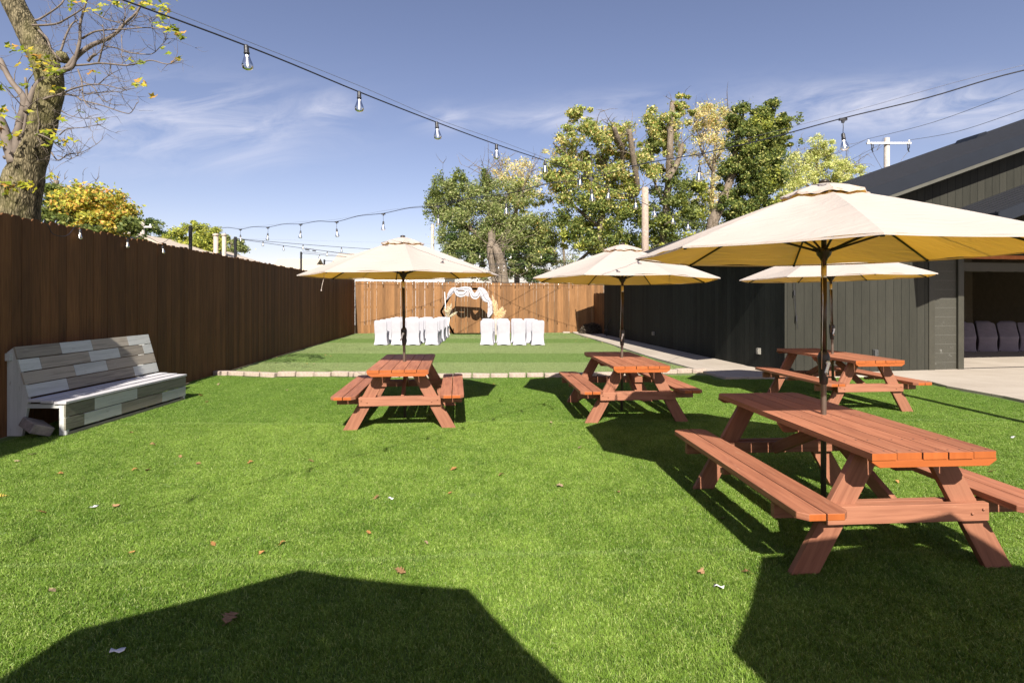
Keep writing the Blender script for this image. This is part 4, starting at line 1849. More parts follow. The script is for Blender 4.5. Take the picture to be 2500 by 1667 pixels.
YU = 36
utility_pole(2165, 337, YU, .17, (3.0, .42), 'gray utility pole with white crossarm and transformer rising behind the dark roof', M['pole_gray'], tf=True)
utility_pole(1575, 458, 31, .19, None, 'bare weathered wood pole in front of the tall trees', M['pole_wood'])
utility_pole(1056, 547, 36, .11, None, 'thin pale pole at the left edge of the dark green tree', M['pole_gray'])
utility_pole(348, 541, 42, .15, (1.7, .45), 'small distant utility pole with crossarm over the left fence', M['pole_gray'])
# power lines
mb = MB()
for (a, b, c, d_) in (((2117, 340), (2500, 218), 0, 0), ((2217, 343), (2500, 268), 0, 0)):
    p0, p1 = P(a[0], a[1], YU), P(b[0], b[1], 26)
    mb.tube(catmull([p0, p0.lerp(p1, .5) + Vector((0, 0, -.25)), p1]), .014, 5)
for (a, b) in (((2117, 340), (1990, 390)), ((2165, 345), (1990, 425))):
    p0, p1 = P(a[0], a[1], YU), P(b[0], b[1], 42)
    mb.tube([p0, p0.lerp(p1, .5) + Vector((0, 0, -.2)), p1], .014, 5)
tag(mb.build('power_line', M['thin_wire']), 'thin power lines running off the pole behind the dark roof', 'power line')
mb = MB()
mb.tube([P(347, 545, 42), P(318, 520, 50)], .02, 5)
mb.tube([P(350, 548, 42), P(322, 528, 50)], .02, 5)
tag(mb.build('power_line', M['thin_wire']), 'thin lines meeting the small distant pole above the left fence', 'power line')


# ------------------------------------------------------------------ neighbouring houses
def house(name, x0, x1, y0, y1, zw, zr, label, ridge='x', wall='house_wall', roofm='roof_shingle', over=.4, rz=0):
    cx, cy = (x0 + x1) / 2, (y0 + y1) / 2
    root = empty(name, (cx, cy, 0), rz, label, 'house')
    a, b = (x1 - x0) / 2, (y1 - y0) / 2
    mb = MB()
    if ridge == 'x':
        mb.prism([(-a, -b), (a, -b), (a, b), (-a, b)], 0, zw)
        bb = mb.add([(-a, -b, zw), (-a, b, zw), (-a, 0, zr - .1), (a, -b, zw), (a, b, zw), (a, 0, zr - .1)])
        mb.face((bb, bb + 2, bb + 1))
        mb.face((bb + 3, bb + 4, bb + 5))
    else:
        mb.prism([(-a, -b), (a, -b), (a, b), (-a, b)], 0, zw)
        bb = mb.add([(-a, -b, zw), (a, -b, zw), (0, -b, zr - .1), (-a, b, zw), (a, b, zw), (0, b, zr - .1)])
        mb.face((bb, bb + 1, bb + 2))
        mb.face((bb + 3, bb + 5, bb + 4))
    mb.build('wall', M[wall], root)
    rf = MB()
    o = over
    sl = (zr - zw) / (b if ridge == 'x' else a)
    for s in (-1, 1):
        if ridge == 'x':
            e = (s * (b + o), zw - sl * o)
            pts = [(-a - o, e[0], e[1]), (a + o, e[0], e[1]), (a + o, 0, zr), (-a - o, 0, zr)]
        else:
            e = (s * (a + o), zw - sl * o)
            pts = [(e[0], -b - o, e[1]), (e[0], b + o, e[1]), (0, b + o, zr), (0, -b - o, zr)]
        pts2 = [(x, y, z + .12) for x, y, z in pts]
        bb = rf.add(pts + pts2)
        for f in ((0, 1, 2, 3), (4, 7, 6, 5), (0, 4, 5, 1), (1, 5, 6, 2), (2, 6, 7, 3), (3, 7, 4, 0)):
            rf.face([bb + i for i in f])
    rf.build('roof', M[roofm], root)
    return root


Yh = 30.0
p_ridge = P(322, 569, Yh)
h1 = house('neighbour_house', P(322, 0, Yh).x - 4.4, P(322, 0, Yh).x + 4.4, Yh, Yh + 8, 3.9, p_ridge.z - .1, 'tan roofed neighbour house with blue gray gable just over the left fence', ridge='y', wall='house_gray', over=.35)
mb = MB()
for px, py, r_ in ((527, 572, .10), (547, 572, .085)):
    p = P(px, py, 24)
    mb.lathe([(r_, 0), (r_, p.z - .1)], 12, (p.x, p.y, .1))
    mb.lathe([(r_ * .8, 0), (r_ * 1.35, .03), (r_ * 1.35, .10), (r_ * .5, .14)], 12, (p.x, p.y, p.z - .1))
tag(mb.build('vent_pipe', M['pvc']), 'pair of pale weathered vent stacks rising over the left fence', 'vent pipe')
house('neighbour_house', P(790, 0, 44).x, P(985, 0, 44).x, 44, 54, 3.2, EYE + (HY - 622) * 49 / F, 'far tan roofed house peeking above the left umbrella edge', ridge='x')
house('neighbour_house', P(730, 0, 40).x, P(800, 0, 40).x + 2, 40, 43.5, 2.6, EYE + (HY - 650) * 41.7 / F, 'low tan roofed outbuilding at the end of the left fence', ridge='x')
house('neighbour_house', P(640, 0, 60).x, P(735, 0, 60).x, 60, 70, 3.5, EYE + (HY - 634) * 65 / F, 'very distant pale roof seen between the light posts', ridge='x')
mb = MB()
p0, p1 = P(860, 672, 33), P(1085, 0, 33)
mb.box(((p0.x + p1.x) / 2, 36, p0.z / 2 + .0), (p1.x - p0.x, 6, p0.z))
mb.box(((p0.x + p1.x) / 2, 36, p0.z + .04), (p1.x - p0.x + .3, 6.3, .1))
tag(mb.build('white_shed', M['white_metal']), 'long low white shed just above the far fence behind the left umbrella', 'shed')


# ------------------------------------------------------------------ trees
PAL = {
    'green': ([(.075, .105, .022), (.115, .145, .032), (.19, .21, .055), (.045, .065, .018)], [.35, .35, .18, .12]),
    'olive': ([(.17, .20, .06), (.11, .15, .035), (.25, .25, .11), (.07, .095, .025)], [.35, .3, .2, .15]),
    'yellowgreen': ([(.25, .27, .065), (.15, .20, .04), (.38, .33, .13), (.45, .30, .09), (.085, .125, .025)], [.32, .28, .18, .07, .15]),
    'tan': ([(.45, .37, .2), (.36, .33, .12), (.5, .33, .12), (.22, .24, .07)], [.35, .3, .15, .2]),
    'ivy': ([(.045, .07, .015), (.09, .125, .022), (.20, .22, .045), (.29, .28, .08)], [.35, .35, .2, .1]),
    'pale': ([(.36, .37, .14), (.27, .31, .08), (.45, .42, .2), (.17, .21, .05)], [.35, .3, .2, .15]),
    'maple': ([(.38, .30, .035), (.45, .25, .04), (.27, .28, .03), (.12, .15, .025), (.46, .20, .05)], [.26, .11, .33, .25, .05]),
    'lime': ([(.26, .28, .035), (.17, .20, .025), (.36, .35, .07), (.08, .11, .015)], [.35, .3, .15, .2]),
    'dkgreen': ([(.03, .06, .015), (.05, .085, .02), (.08, .11, .03)], [.4, .4, .2]),
}


LEAF_GAIN = 1.6


def leaf_cloud(cen, size, rng, pal, jit=.3, up=0.25, aspect=.62, droop=.2):
    """quads (rhombic leaves) at centres"""
    n = len(cen)
    d = rng.normal(size=(n, 3))
    d[:, 2] = d[:, 2] * .7 - droop
    d /= np.linalg.norm(d, axis=1)[:, None]
    e = rng.normal(size=(n, 3))
    e = np.cross(d, e)
    e /= np.linalg.norm(e, axis=1)[:, None]
    s = (size * rng.uniform(.6, 1.3, n))[:, None]
    a = cen - d * s * .5
    b = cen + e * s * .5 * aspect + np.cross(d, e) * s * .08
    c = cen + d * s * .5
    f = cen - e * s * .5 * aspect + np.cross(d, e) * s * .08
    v = np.stack([a, b, c, f], 1).reshape(-1, 3)
    cols, pr = PAL[pal]
    idx = rng.choice(len(cols), n, p=np.array(pr) / sum(pr))
    col = np.clip(np.array(cols)[idx] * LEAF_GAIN * rng.uniform(1 - jit, 1 + jit, (n, 1)), 0, .8)
    lum = col.mean(1, keepdims=True)
    col = col * .85 + lum * .15 * np.array([1.1, 1.0, .7])
    return v, np.arange(n * 4).reshape(-1, 4), col


def clumps(ells, Y, rng, depth=.55, lumps=26, lump_r=.17, per=60, core=.35, pxf=None, spiky=0):
    """ells: (px,py,rx,ry,weight) crown masses in photo pixels at distance Y -> leaf centres.
    every mass holds many small leaf clumps with gaps between them"""
    out = []
    for (px, py, rx, ry, wt) in ells:
        s = Y / F
        c = np.array(P(px, py, Y))
        k = int(lumps * wt * .66)
        u = rng.normal(size=(k, 3))
        u /= np.linalg.norm(u, axis=1)[:, None]
        rad = rng.uniform(core, 1.0, (k, 1)) ** .6
        cen = c + u * rad * np.array([rx * s, max(rx, ry) * s * depth * 1.4, ry * s])
        for q_ in cen:
            m = int(per * rng.uniform(.5, 1.6))
            g = rng.normal(size=(m, 3))
            r_ = lump_r * min(rx, ry) * s * rng.uniform(.45, 1.15)
            g = g * r_ * np.array([1, 1, .75 + spiky]) * rng.uniform(.8, 1.2, 3)
            out.append(q_ + g)
    return np.concatenate(out)


def limb(mb, pts, r0, r1, seg=10, wob=0, rr=random):
    pts = catmull(pts, 4)
    n = len(pts)
    rs = [r0 + (r1 - r0) * i / (n - 1) for i in range(n)]
    rs = [r * (1 + rr.uniform(-.05, .05)) for r in rs]
    mb.tube(pts, rs, seg)
    return pts


def twigs(mb, pts, rr, n, L, r, depth=2, spread=.9):
    for _ in range(n):
        i = rr.randrange(len(pts) // 4, len(pts))
        p = pts[i]
        d = Vector((rr.gauss(0, 1), rr.gauss(0, 1), rr.gauss(.35, .8))).normalized()
        base = (pts[min(i + 1, len(pts) - 1)] - pts[max(i - 1, 0)]).normalized()
        d = (d * spread + base * .6).normalized()
        l = L * rr.uniform(.5, 1.3)
        q_ = [p]
        for k in range(4):
            d = (d + Vector((rr.gauss(0, .22), rr.gauss(0, .22), rr.gauss(.03, .2)))).normalized()
            q_.append(q_[-1] + d * l / 4)
        mb.tube(q_, [r * (1 - .2 * k) for k in range(5)], 4, cap=False)
        if depth > 1:
            twigs(mb, q_, rr, 2, L * .55, r * .6, depth - 1)


def tree(name, label, Y, limbs, masses, cat='tree', group=None, bark='bark_brown', tw=None, base=None, seed=1):
    """limbs: lists of photo points with radii at distance Y; masses: dicts of crown masses"""
    rr = random.Random(seed)
    rng = np.random.default_rng(seed)
    bx = P(limbs[0][0][0][0], 0, Y).x
    root = empty(name, (bx, Y, 0), 0, label, cat, group)
    off = np.array([bx, Y, 0])
    mb = MB()
    mb.M = Matrix.Translation((-bx, -Y, 0))
    for k, (pts, r0, r1) in enumerate(limbs):
        pp = []
        for j, q_ in enumerate(pts):
            dy = q_[2] if len(q_) > 2 else 0
            v = P(q_[0], q_[1], Y + dy)
            pp.append(v)
        if k == 0:
            pp = [Vector((pp[0].x, pp[0].y, -.1))] + pp
        lp = limb(mb, pp, r0, r1, 10, rr=rr)
        if tw:
            twigs(mb, lp, rr, tw[0], tw[1], tw[2])
    mb.build('trunk', M[bark], root)
    parts = []
    for m in masses:
        c = clumps(m['e'], Y, rng, **{k: v for k, v in m.items() if k in ('lumps', 'lump_r', 'per', 'core', 'depth', 'spiky')})
        parts.append(leaf_cloud(c - off, m['s'], rng, m['pal']))
    v, f, c = join(parts)
    colored(v, f, c, 'crown', M['leaf'], root)
    return root


# dark green bushy tree left of centre
tree('hackberry_tree', 'bushy olive green tree with a forked pale trunk behind the far fence', 36,
     [([(1228, 690, -4.5), (1222, 640, -4.5), (1212, 608, -4.5), (1200, 590, -3), (1196, 540, 0), (1188, 460, 0)], .40, .10),
      ([(1202, 592, -4), (1197, 606, -4.3), (1202, 650, -4.3), (1210, 690, -4.3)], .22, .22),
      ([(1212, 600), (1240, 560), (1265, 500), (1280, 450)], .18, .05), ([(1200, 590), (1150, 560), (1110, 520), (1090, 470)], .16, .04),
      ([(1188, 470), (1192, 440), (1180, 415)], .2, .04), ([(1214, 600), (1216, 560), (1212, 520)], .2, .06)],
     [dict(e=[(1160, 540, 100, 95, 2.0), (1240, 530, 100, 95, 2.0), (1110, 500, 55, 60, 1), (1270, 590, 80, 70, 1.3), (1130, 610, 62, 40, 1.1), (1300, 640, 60, 45, .9), (1220, 655, 150, 32, 1.2)], pal='olive', s=0.144, per=262, lump_r=.17, lumps=46),
      dict(e=[(1075, 465, 22, 45, .6), (1122, 450, 20, 45, .6), (1180, 445, 26, 30, .6), (1095, 505, 60, 40, .8), (1060, 500, 25, 25, .25)], pal='green', s=.14, per=120, lumps=34, lump_r=.22, spiky=.8),
      dict(e=[(1180, 640, 110, 50, 1.0), (1150, 590, 80, 60, 1), (1290, 640, 70, 45, .9)], pal='dkgreen', s=0.144, per=157, lumps=32, lump_r=.2),
      dict(e=[(1300, 545, 60, 80, 1.0), (1330, 600, 50, 60, .8), (1285, 480, 70, 45, .8)], pal='yellowgreen', s=0.144, per=175, lumps=32, lump_r=.18)],
     tw=(14, 1.76, .035), seed=3)
# sparse tan crown behind it
tree('elm_tree', 'thin tan leaved crown rising just behind the bushy olive tree', 42,
     [([(1262, 690), (1262, 560), (1255, 470), (1240, 420)], .3, .05), ([(1258, 500), (1285, 440), (1300, 410)], .12, .03), ([(1258, 500), (1228, 440), (1222, 400)], .12, .03)],
     [dict(e=[(1235, 415, 32, 32, .8), (1285, 425, 40, 35, .9), (1255, 460, 70, 40, 1)], pal='tan', s=0.144, per=52, lumps=34, lump_r=.3)], tw=(16, 1.65, .03), seed=4)
# tall yellow-green tree, pollarded
tree('maple_tree', 'tall yellow green tree with pollarded limbs left of the bare wood pole', 34,
     [([(1470, 640), (1465, 560), (1480, 470), (1492, 400)], .4, .12), ([(1500, 480, 0), (1546, 478, 0), (1556, 455, -.6), (1545, 380, -1.4), (1536, 316, -1.8)], .2, .16), ([(1500, 440, 0), (1522, 380, -.6), (1508, 340, -1.4), (1499, 312, -1.8)], .2, .15),
      ([(1480, 480), (1430, 420), (1390, 380), (1350, 350)], .16, .04), ([(1470, 560), (1420, 520), (1380, 480)], .16, .05), ([(1486, 440), (1470, 370), (1450, 320)], .12, .04), ([(1468, 590), (1400, 650), (1370, 690)], .13, .05)],
     [dict(e=[(1440, 350, 80, 55, 1.5), (1420, 300, 45, 36, .7), (1500, 350, 60, 55, 1.1), (1400, 440, 70, 60, 1.4), (1480, 450, 80, 70, 1.6), (1550, 430, 50, 90, 1.1), (1370, 420, 45, 45, .7)], pal='yellowgreen', s=0.180, per=140, lumps=38, lump_r=.17),
      dict(e=[(1450, 540, 90, 65, 1.6), (1530, 560, 60, 65, 1.2), (1480, 600, 90, 45, 1.2), (1395, 560, 38, 40, .5)], pal='ivy', s=0.180, per=148, lumps=36, lump_r=.18),
      dict(e=[(1490, 500, 90, 80, 1.2), (1440, 580, 80, 50, .9), (1530, 610, 60, 30, .6)], pal='lime', s=0.173, per=105, lumps=30, lump_r=.2),
      dict(e=[(1350, 370, 28, 18, .3), (1375, 345, 30, 16, .3), (1330, 460, 30, 22, .3)], pal='tan', s=.14, per=35, lumps=26, lump_r=.4)],
     tw=(9, 1.65, .035), seed=6)
tree('sycamore_tree', 'narrow tall green tree with a lopped trunk top right of the bare wood pole', 35,
     [([(1618, 640, 0), (1622, 560, 0), (1632, 450, -.5), (1636, 350, -.9), (1642, 250, -.3)], .33, .17), ([(1630, 440, -1), (1655, 395, -1), (1666, 352, -1)], .2, .13), ([(1622, 500), (1600, 450), (1590, 400)], .12, .04)],
     [dict(e=[(1620, 300, 42, 45, 1.0), (1658, 258, 20, 26, .4), (1672, 248, 12, 22, .2), (1600, 380, 32, 50, .8), (1690, 270, 12, 12, .15), (1650, 330, 32, 50, .7)], pal='yellowgreen', s=0.180, per=131, lumps=34, lump_r=.22),
      dict(e=[(1605, 340, 28, 40, .8), (1640, 460, 50, 60, 1.1), (1600, 560, 48, 70, 1.3), (1670, 560, 60, 65, 1.4), (1680, 470, 42, 50, .8)], pal='green', s=0.180, per=122, lumps=32, lump_r=.2),
      dict(e=[(1650, 600, 80, 35, .9), (1690, 500, 40, 60, .8), (1640, 520, 50, 60, .7)], pal='lime', s=0.180, per=105, lumps=28, lump_r=.2)],
     tw=(9, 1.65, .035), seed=7)
tree('elm_tree', 'airy tan and pale green tree between the two tall green trees', 40,
     [([(1740, 620), (1738, 480), (1745, 380), (1750, 300)], .3, .05), ([(1742, 420), (1710, 360), (1700, 290)], .12, .03), ([(1742, 400), (1775, 340), (1780, 280)], .12, .03)],
     [dict(e=[(1720, 290, 36, 40, 1.0), (1765, 285, 36, 34, .9), (1735, 370, 52, 50, 1), (1720, 460, 45, 50, .8)], pal='tan', s=0.144, per=96, lumps=36, lump_r=.24),
      dict(e=[(1735, 320, 50, 60, .6), (1740, 550, 60, 50, .9)], pal='yellowgreen', s=0.144, per=87, lumps=30, lump_r=.24)], tw=(18, 1.93, .035), seed=8)
tree('ivy_tree', 'dense dark green ivy covered tree above the umbrella nearest the camera', 33,
     [([(1736, 570), (1762, 500), (1790, 420), (1830, 340), (1860, 290)], .42, .10), ([(1790, 430), (1800, 340), (1815, 280)], .2, .06)],
     [dict(e=[(1815, 290, 38, 32, 1.0), (1880, 290, 40, 36, 1.1), (1835, 350, 68, 50, 1.8), (1860, 420, 62, 60, 1.8), (1800, 430, 48, 55, 1.3), (1780, 510, 36, 50, 1.0), (1840, 490, 52, 50, 1.2), (1905, 340, 28, 38, .5)], pal='ivy', s=0.158, per=262, lumps=40, lump_r=.17),
      dict(e=[(1850, 340, 66, 60, .8), (1880, 450, 50, 60, .8), (1830, 540, 52, 35, .8)], pal='lime', s=0.151, per=96, lumps=30, lump_r=.18),
      dict(e=[(1945, 285, 14, 12, .25), (1950, 345, 14, 10, .2)], pal='green', s=0.144, per=70, lumps=20, lump_r=.4)],
     tw=(6, 1.10, .03), seed=9)
tree('cottonwood_tree', 'pale yellow green rounded tree beside the utility pole', 44,
     [([(1990, 620), (1985, 500), (1992, 420), (2000, 370)], .3, .05), ([(1988, 470), (1940, 420), (1930, 380)], .14, .04), ([(1988, 470), (2050, 430), (2080, 400)], .14, .04)],
     [dict(e=[(2000, 360, 40, 32, 1.2), (1950, 410, 50, 45, 1.4), (2030, 420, 55, 42, 1.5), (2090, 425, 32, 28, .7), (1980, 470, 80, 50, 1.8), (1900, 460, 40, 50, .9), (2060, 460, 50, 30, .8)], pal='pale', s=0.144, per=148, lumps=36, lump_r=.18)],
     tw=(14, 1.93, .03), seed=10)
# low growth far behind the fence between the trees
tree('elm_tree', 'low bushy tree at the fence line between olive tree and tall trees', 46,
     [([(1380, 680), (1375, 600), (1370, 560)], .2, .05)],
     [dict(e=[(1375, 660, 50, 40, 1), (1420, 640, 45, 45, .8)], pal='olive', s=0.158, per=70, lumps=24, lump_r=.3)], tw=(30, 1.93, .03), seed=12)
# left side
tree('maple_tree', 'orange and green autumn maple above the left fence behind the big trunk', 15,
     [([(120, 560), (118, 520), (128, 480), (140, 440)], .14, .05), ([(120, 535), (170, 520), (220, 490), (270, 480)], .08, .02), ([(122, 520), (200, 560), (290, 540)], .07, .02)],
     [dict(e=[(185, 495, 60, 50, 1.6), (255, 510, 62, 52, 1.6), (300, 535, 45, 45, 1.1), (220, 560, 70, 34, 1.1)], pal='maple', s=.10, per=117, lumps=36, lump_r=.19),
      dict(e=[(140, 530, 52, 50, 1.2), (115, 470, 35, 45, .7), (330, 560, 36, 28, .5), (220, 560, 90, 40, 1.3)], pal='green', s=.10, per=114, lumps=30, lump_r=.22)],
     tw=(14, 0.66, .014), seed=13)
tree('cedar_tree', 'dark feathery evergreen around the small distant utility pole', 46,
     [([(355, 640), (356, 570), (358, 532)], .25, .04)],
     [dict(e=[(355, 552, 48, 18, 1), (375, 580, 50, 24, 1), (325, 580, 22, 22, .5), (410, 590, 30, 20, .5)], pal='dkgreen', s=0.173, per=122, lumps=36, lump_r=.25),
      dict(e=[(370, 556, 50, 18, .7)], pal='green', s=0.158, per=70, lumps=26, lump_r=.25)], seed=14)
tree('oak_tree', 'bright lime green rounded tree over the neighbour roof at left', 34,
     [([(478, 660), (478, 600), (482, 560)], .3, .06)],
     [dict(e=[(470, 575, 38, 38, 1.3), (430, 585, 34, 26, .9), (510, 590, 34, 32, 1.0), (480, 605, 60, 30, 1)], pal='lime', s=0.151, per=140, lumps=36, lump_r=.19)], seed=15)
tree('oak_tree', 'dull olive tree beside the pale vent stacks', 44,
     [([(565, 660), (565, 610), (565, 590)], .25, .05)],
     [dict(e=[(570, 605, 30, 26, 1.2), (545, 600, 30, 26, .9)], pal='olive', s=0.158, per=140, lumps=32, lump_r=.22)], seed=16)


# ---- the big near trunk at the left with bare branches and large yellow green leaves
Yt = 8.2
root = empty('sycamore_tree', (P(40, 0, Yt).x, Yt, 0), 0, 'big leaning trunk with bare twigs and a few yellow green leaves at the left edge', 'tree')
bx = P(40, 0, Yt).x
mbt = MB()
mbt.M = Matrix.Translation((-bx, -Yt, 0))
rr = random.Random(31)


def tp(px, py, dy=0):
    return P(px, py, Yt + dy)


trunk = catmull([Vector((tp(38, 0).x, Yt, -.1)), tp(40, 620), tp(42, 520), tp(60, 430), tp(92, 345), tp(112, 270), tp(122, 210), tp(112, 160), tp(84, 105), tp(55, 50), tp(30, 0), tp(14, -60), tp(0, -130)], 5)
rad = []
for p in trunk:
    z = p.z
    r_ = np.interp(z, [0, 2.6, 3.4, 4.0, 4.6, 5.0, 5.5, 6.1, 7.2], [.36, .29, .26, .185, .175, .18, .178, .15, .12])
    rad.append(float(r_) * (1 + rr.uniform(-.03, .03)))
mbt.tube(trunk, rad, 22)
# knots
for (px, py, r_) in ((150, 140, .09), (60, 380, .12)):
    mbt.lathe([(r_, -.06), (r_ * 1.1, 0), (r_ * .7, .07)], 10, tuple(tp(px, py, -.1)))
mbt.build('trunk', M['bark'], root)
br = MB()
br.M = mbt.M
sec = MB()
sec.M = mbt.M
# secondary stems at the left
L1 = [
    ([(35, 400), (20, 350), (5, 305), (-15, 270)], .085, .06), ([(10, 385), (40, 372), (58, 320), (66, 250), (62, 190)], .03, .015), ([(60, 360), (70, 330), (100, 330), (130, 345)], .02, .008),
    ([(40, 380), (45, 320), (60, 250), (48, 225), (25, 195), (0, 145)], .06, .035), ([(66, 275), (85, 215), (110, 190)], .05, .03), ([(35, 330), (50, 300), (60, 275)], .04, .03)]
for pts, r0, r1 in L1:
    lp = limb(sec, [tp(x, y, -.15) for x, y in pts], r0, r1, 8)
    twigs(sec, lp, rr, 7, .55, .008, 2)
# main side branches (photo positions), nearly bare
L2 = [
    ([(142, 178), (165, 165), (190, 135), (225, 110), (262, 95), (290, 75), (302, 60), (330, 35), (350, 5)], .045, .012),
    ([(150, 172), (175, 165), (185, 140), (195, 100), (196, 60), (205, 25), (215, -10)], .035, .010),
    ([(185, 160), (215, 158), (240, 155), (275, 157), (310, 160), (345, 153), (370, 148), (410, 157), (435, 145)], .016, .006),
    ([(255, 113), (285, 118), (310, 128), (355, 133), (375, 130), (395, 110), (410, 93)], .011, .004),
    ([(240, 155), (248, 125), (255, 95), (250, 60)], .014, .006),
    ([(200, 95), (230, 78), (270, 73), (300, 72), (360, 68), (400, 74)], .016, .005),
    ([(80, 62), (105, 62), (140, 58), (165, 45), (190, 30), (205, 20)], .018, .007),
    ([(84, 50), (100, 45), (150, 10), (160, -20)], .018, .008),
    ([(95, 75), (115, 95), (125, 120), (150, 150)], .02, .012),
    ([(140, 145), (150, 120), (160, 90), (175, 60), (190, 50)], .02, .009),
    ([(72, 270), (95, 250), (120, 238), (150, 230), (175, 218), (220, 207), (260, 209), (310, 222)], .022, .005),
    ([(155, 230), (185, 235), (200, 245), (250, 258), (300, 275), (320, 275), (335, 250)], .014, .004),
    ([(190, 170), (200, 200), (203, 235), (215, 260), (240, 268)], .012, .004),
    ([(203, 200), (230, 215), (250, 245), (285, 258)], .009, .003), ([(240, 208), (265, 185), (298, 168)], .008, .003), ([(205, 230), (260, 225), (300, 224)], .008, .003),
    ([(145, 330), (165, 315), (200, 312), (250, 303)], .010, .003), ([(125, 372), (142, 392), (165, 378), (200, 372), (235, 353)], .011, .003), ([(140, 380), (170, 388), (190, 380)], .007, .003),
    ([(150, 270), (170, 282), (210, 290), (255, 285)], .007, .003), ([(215, 150), (225, 138), (235, 133)], .022, .018),
    ([(228, 30), (260, 48), (300, 58), (345, 68)], .010, .006), ([(340, 20), (330, 45), (310, 60)], .008, .004), ([(300, 55), (306, 30), (300, 0)], .008, .004), ([(332, 45), (360, 40), (372, 68)], .006, .003), ([(296, 85), (298, 120), (296, 142)], .006, .003),
]
tw_ends = []
for pts, r0, r1 in L2:
    dy0 = rr.uniform(-.5, .3)
    lp = limb(br, [tp(x, y, -.1 + dy0 * (i / len(pts))) for i, (x, y) in enumerate(pts)], r0, r1, 7)
    twigs(br, lp, rr, 9, .36, .0045, 2, 1.0)
    tw_ends.append(lp[-1])
br.build('branches', M['twig'], root)
sec.build('side_stems', M['twig'], root)
# large palmate leaves in a few bunches
lf_v, lf_f, lf_c = [], [], []


def palm_leaf(c, size, nrm, rot, col, rng):
    """flat five-lobed leaf built as a fan of triangles (padded to quads)"""
    nrm = np.array(nrm) / np.linalg.norm(nrm)
    t = np.cross(nrm, [0.3, .5, .8])
    t /= np.linalg.norm(t)
    b = np.cross(nrm, t)
    lob = 5
    prof = []
    for k in range(lob * 2 + 1):
        an = rot - math.pi * .80 + k / (lob * 2) * math.pi * 1.6
        r_ = size * ((.62 if k in (1, 9) else .95 if k in (3, 7) else 1.15) if k % 2 else .42)
        prof.append(np.array(c) + (t * math.cos(an) + b * math.sin(an)) * r_ * .55 + nrm * (.10 * size * math.sin(k * 1.3)))
    o = len(lf_v)
    lf_v.append(np.array(c))
    lf_v.extend(prof)
    for k in range(0, lob * 2, 2):
        lf_f.append((o, o + 1 + k, o + 2 + k, o + 3 + k))
        lf_c.append(col)


rng = np.random.default_rng(5)
bunches = [(30, 118, 26, 9), (60, 122, 18, 6), (100, 150, 45, 22), (130, 175, 28, 12), (140, 215, 20, 5), (195, 8, 30, 8), (232, 25, 22, 6), (260, 4, 22, 6), (300, 15, 30, 8), (360, 5, 42, 18), (385, 20, 30, 12), (395, 40, 20, 5), (382, 58, 16, 5),
           (420, 70, 26, 10), (435, 80, 22, 8), (448, 92, 14, 5), (320, 150, 12, 3), (345, 153, 9, 3), (222, 175, 12, 4), (342, 208, 20, 6), (335, 196, 10, 3), (373, 236, 7, 2), (192, 275, 9, 2), (240, 292, 10, 3), (432, 146, 8, 3), (412, 130, 5, 2), (395, 118, 5, 2), (30, 290, 50, 8),
           (110, 325, 26, 8), (150, 340, 24, 7), (175, 345, 12, 3), (130, 350, 14, 5), (40, 330, 20, 6), (150, 290, 9, 3), (20, 450, 36, 12), (55, 455, 22, 7), (8, 475, 20, 6), (140, 470, 24, 6), (125, 430, 12, 5), (5, 215, 14, 5), (10, 270, 14, 6), (60, 210, 14, 4), (5, 350, 16, 6)]
for (px, py, sp, n_) in bunches:
    for _ in range(n_):
        x, y = px + rng.normal() * sp * .5, py + rng.normal() * sp * .22
        c = np.array(tp(x, y, -.35 + rng.normal() * .15))
        col = np.array([(.36, .36, .03), (.20, .25, .02), (.10, .13, .015), (.48, .38, .04), (.45, .25, .06)][rng.choice(5, p=[.32, .25, .2, .15, .08])]) * rng.uniform(.8, 1.15)
        palm_leaf(c, rng.uniform(.09, .155), (rng.normal() * .6, -.5 + rng.normal() * .4, .8), rng.uniform(0, 6.28), col, rng)
v = np.array(lf_v) - np.array([bx, Yt, 0])
colored(v, np.array(lf_f), np.array(lf_c), 'crown', M['leaf'], root)

# unseen tree added at the left, crown shaped to shade the near bench end
rngS = np.random.default_rng(77)
root = empty('oak_tree', (-6.9, 1.2, 0), 0, 'leafy tree added beyond the left fence, outside the frame, to shade the bench', 'tree')
mb = MB()
limb(mb, [(0, 0, -.1), (.0, .1, 1.5), (.05, .2, 3.0), (.1, .5, 4.2)], .2, .07)
limb(mb, [(0, .2, 2.8), (.9, .6, 3.6), (1.1, 1.0, 4.2)], .08, .03)
mb.build('trunk', M['bark_brown'], root)
cs = []
for (c, rdd, k) in (((1.05, .6, 4.3), (.72, 1.3, .8), 6500), ((1.25, -.6, 4.2), (.7, .9, .6), 4500), ((1.2, -1.5, 4.2), (.75, .9, .6), 4500), ((.3, 1.4, 4.7), (.9, .9, .8), 3600), ((.95, 1.9, 4.1), (.62, .8, .6), 3800)):
    u = rngS.normal(size=(k, 3))
    u /= np.linalg.norm(u, axis=1)[:, None]
    cs.append(np.array(c) + u * np.array(rdd) * rngS.uniform(.1, 1, (k, 1)) ** .5)
v, f, c = leaf_cloud(np.concatenate(cs), .13, rngS, 'green')
colored(v, f, c, 'crown', M['leaf'], root)


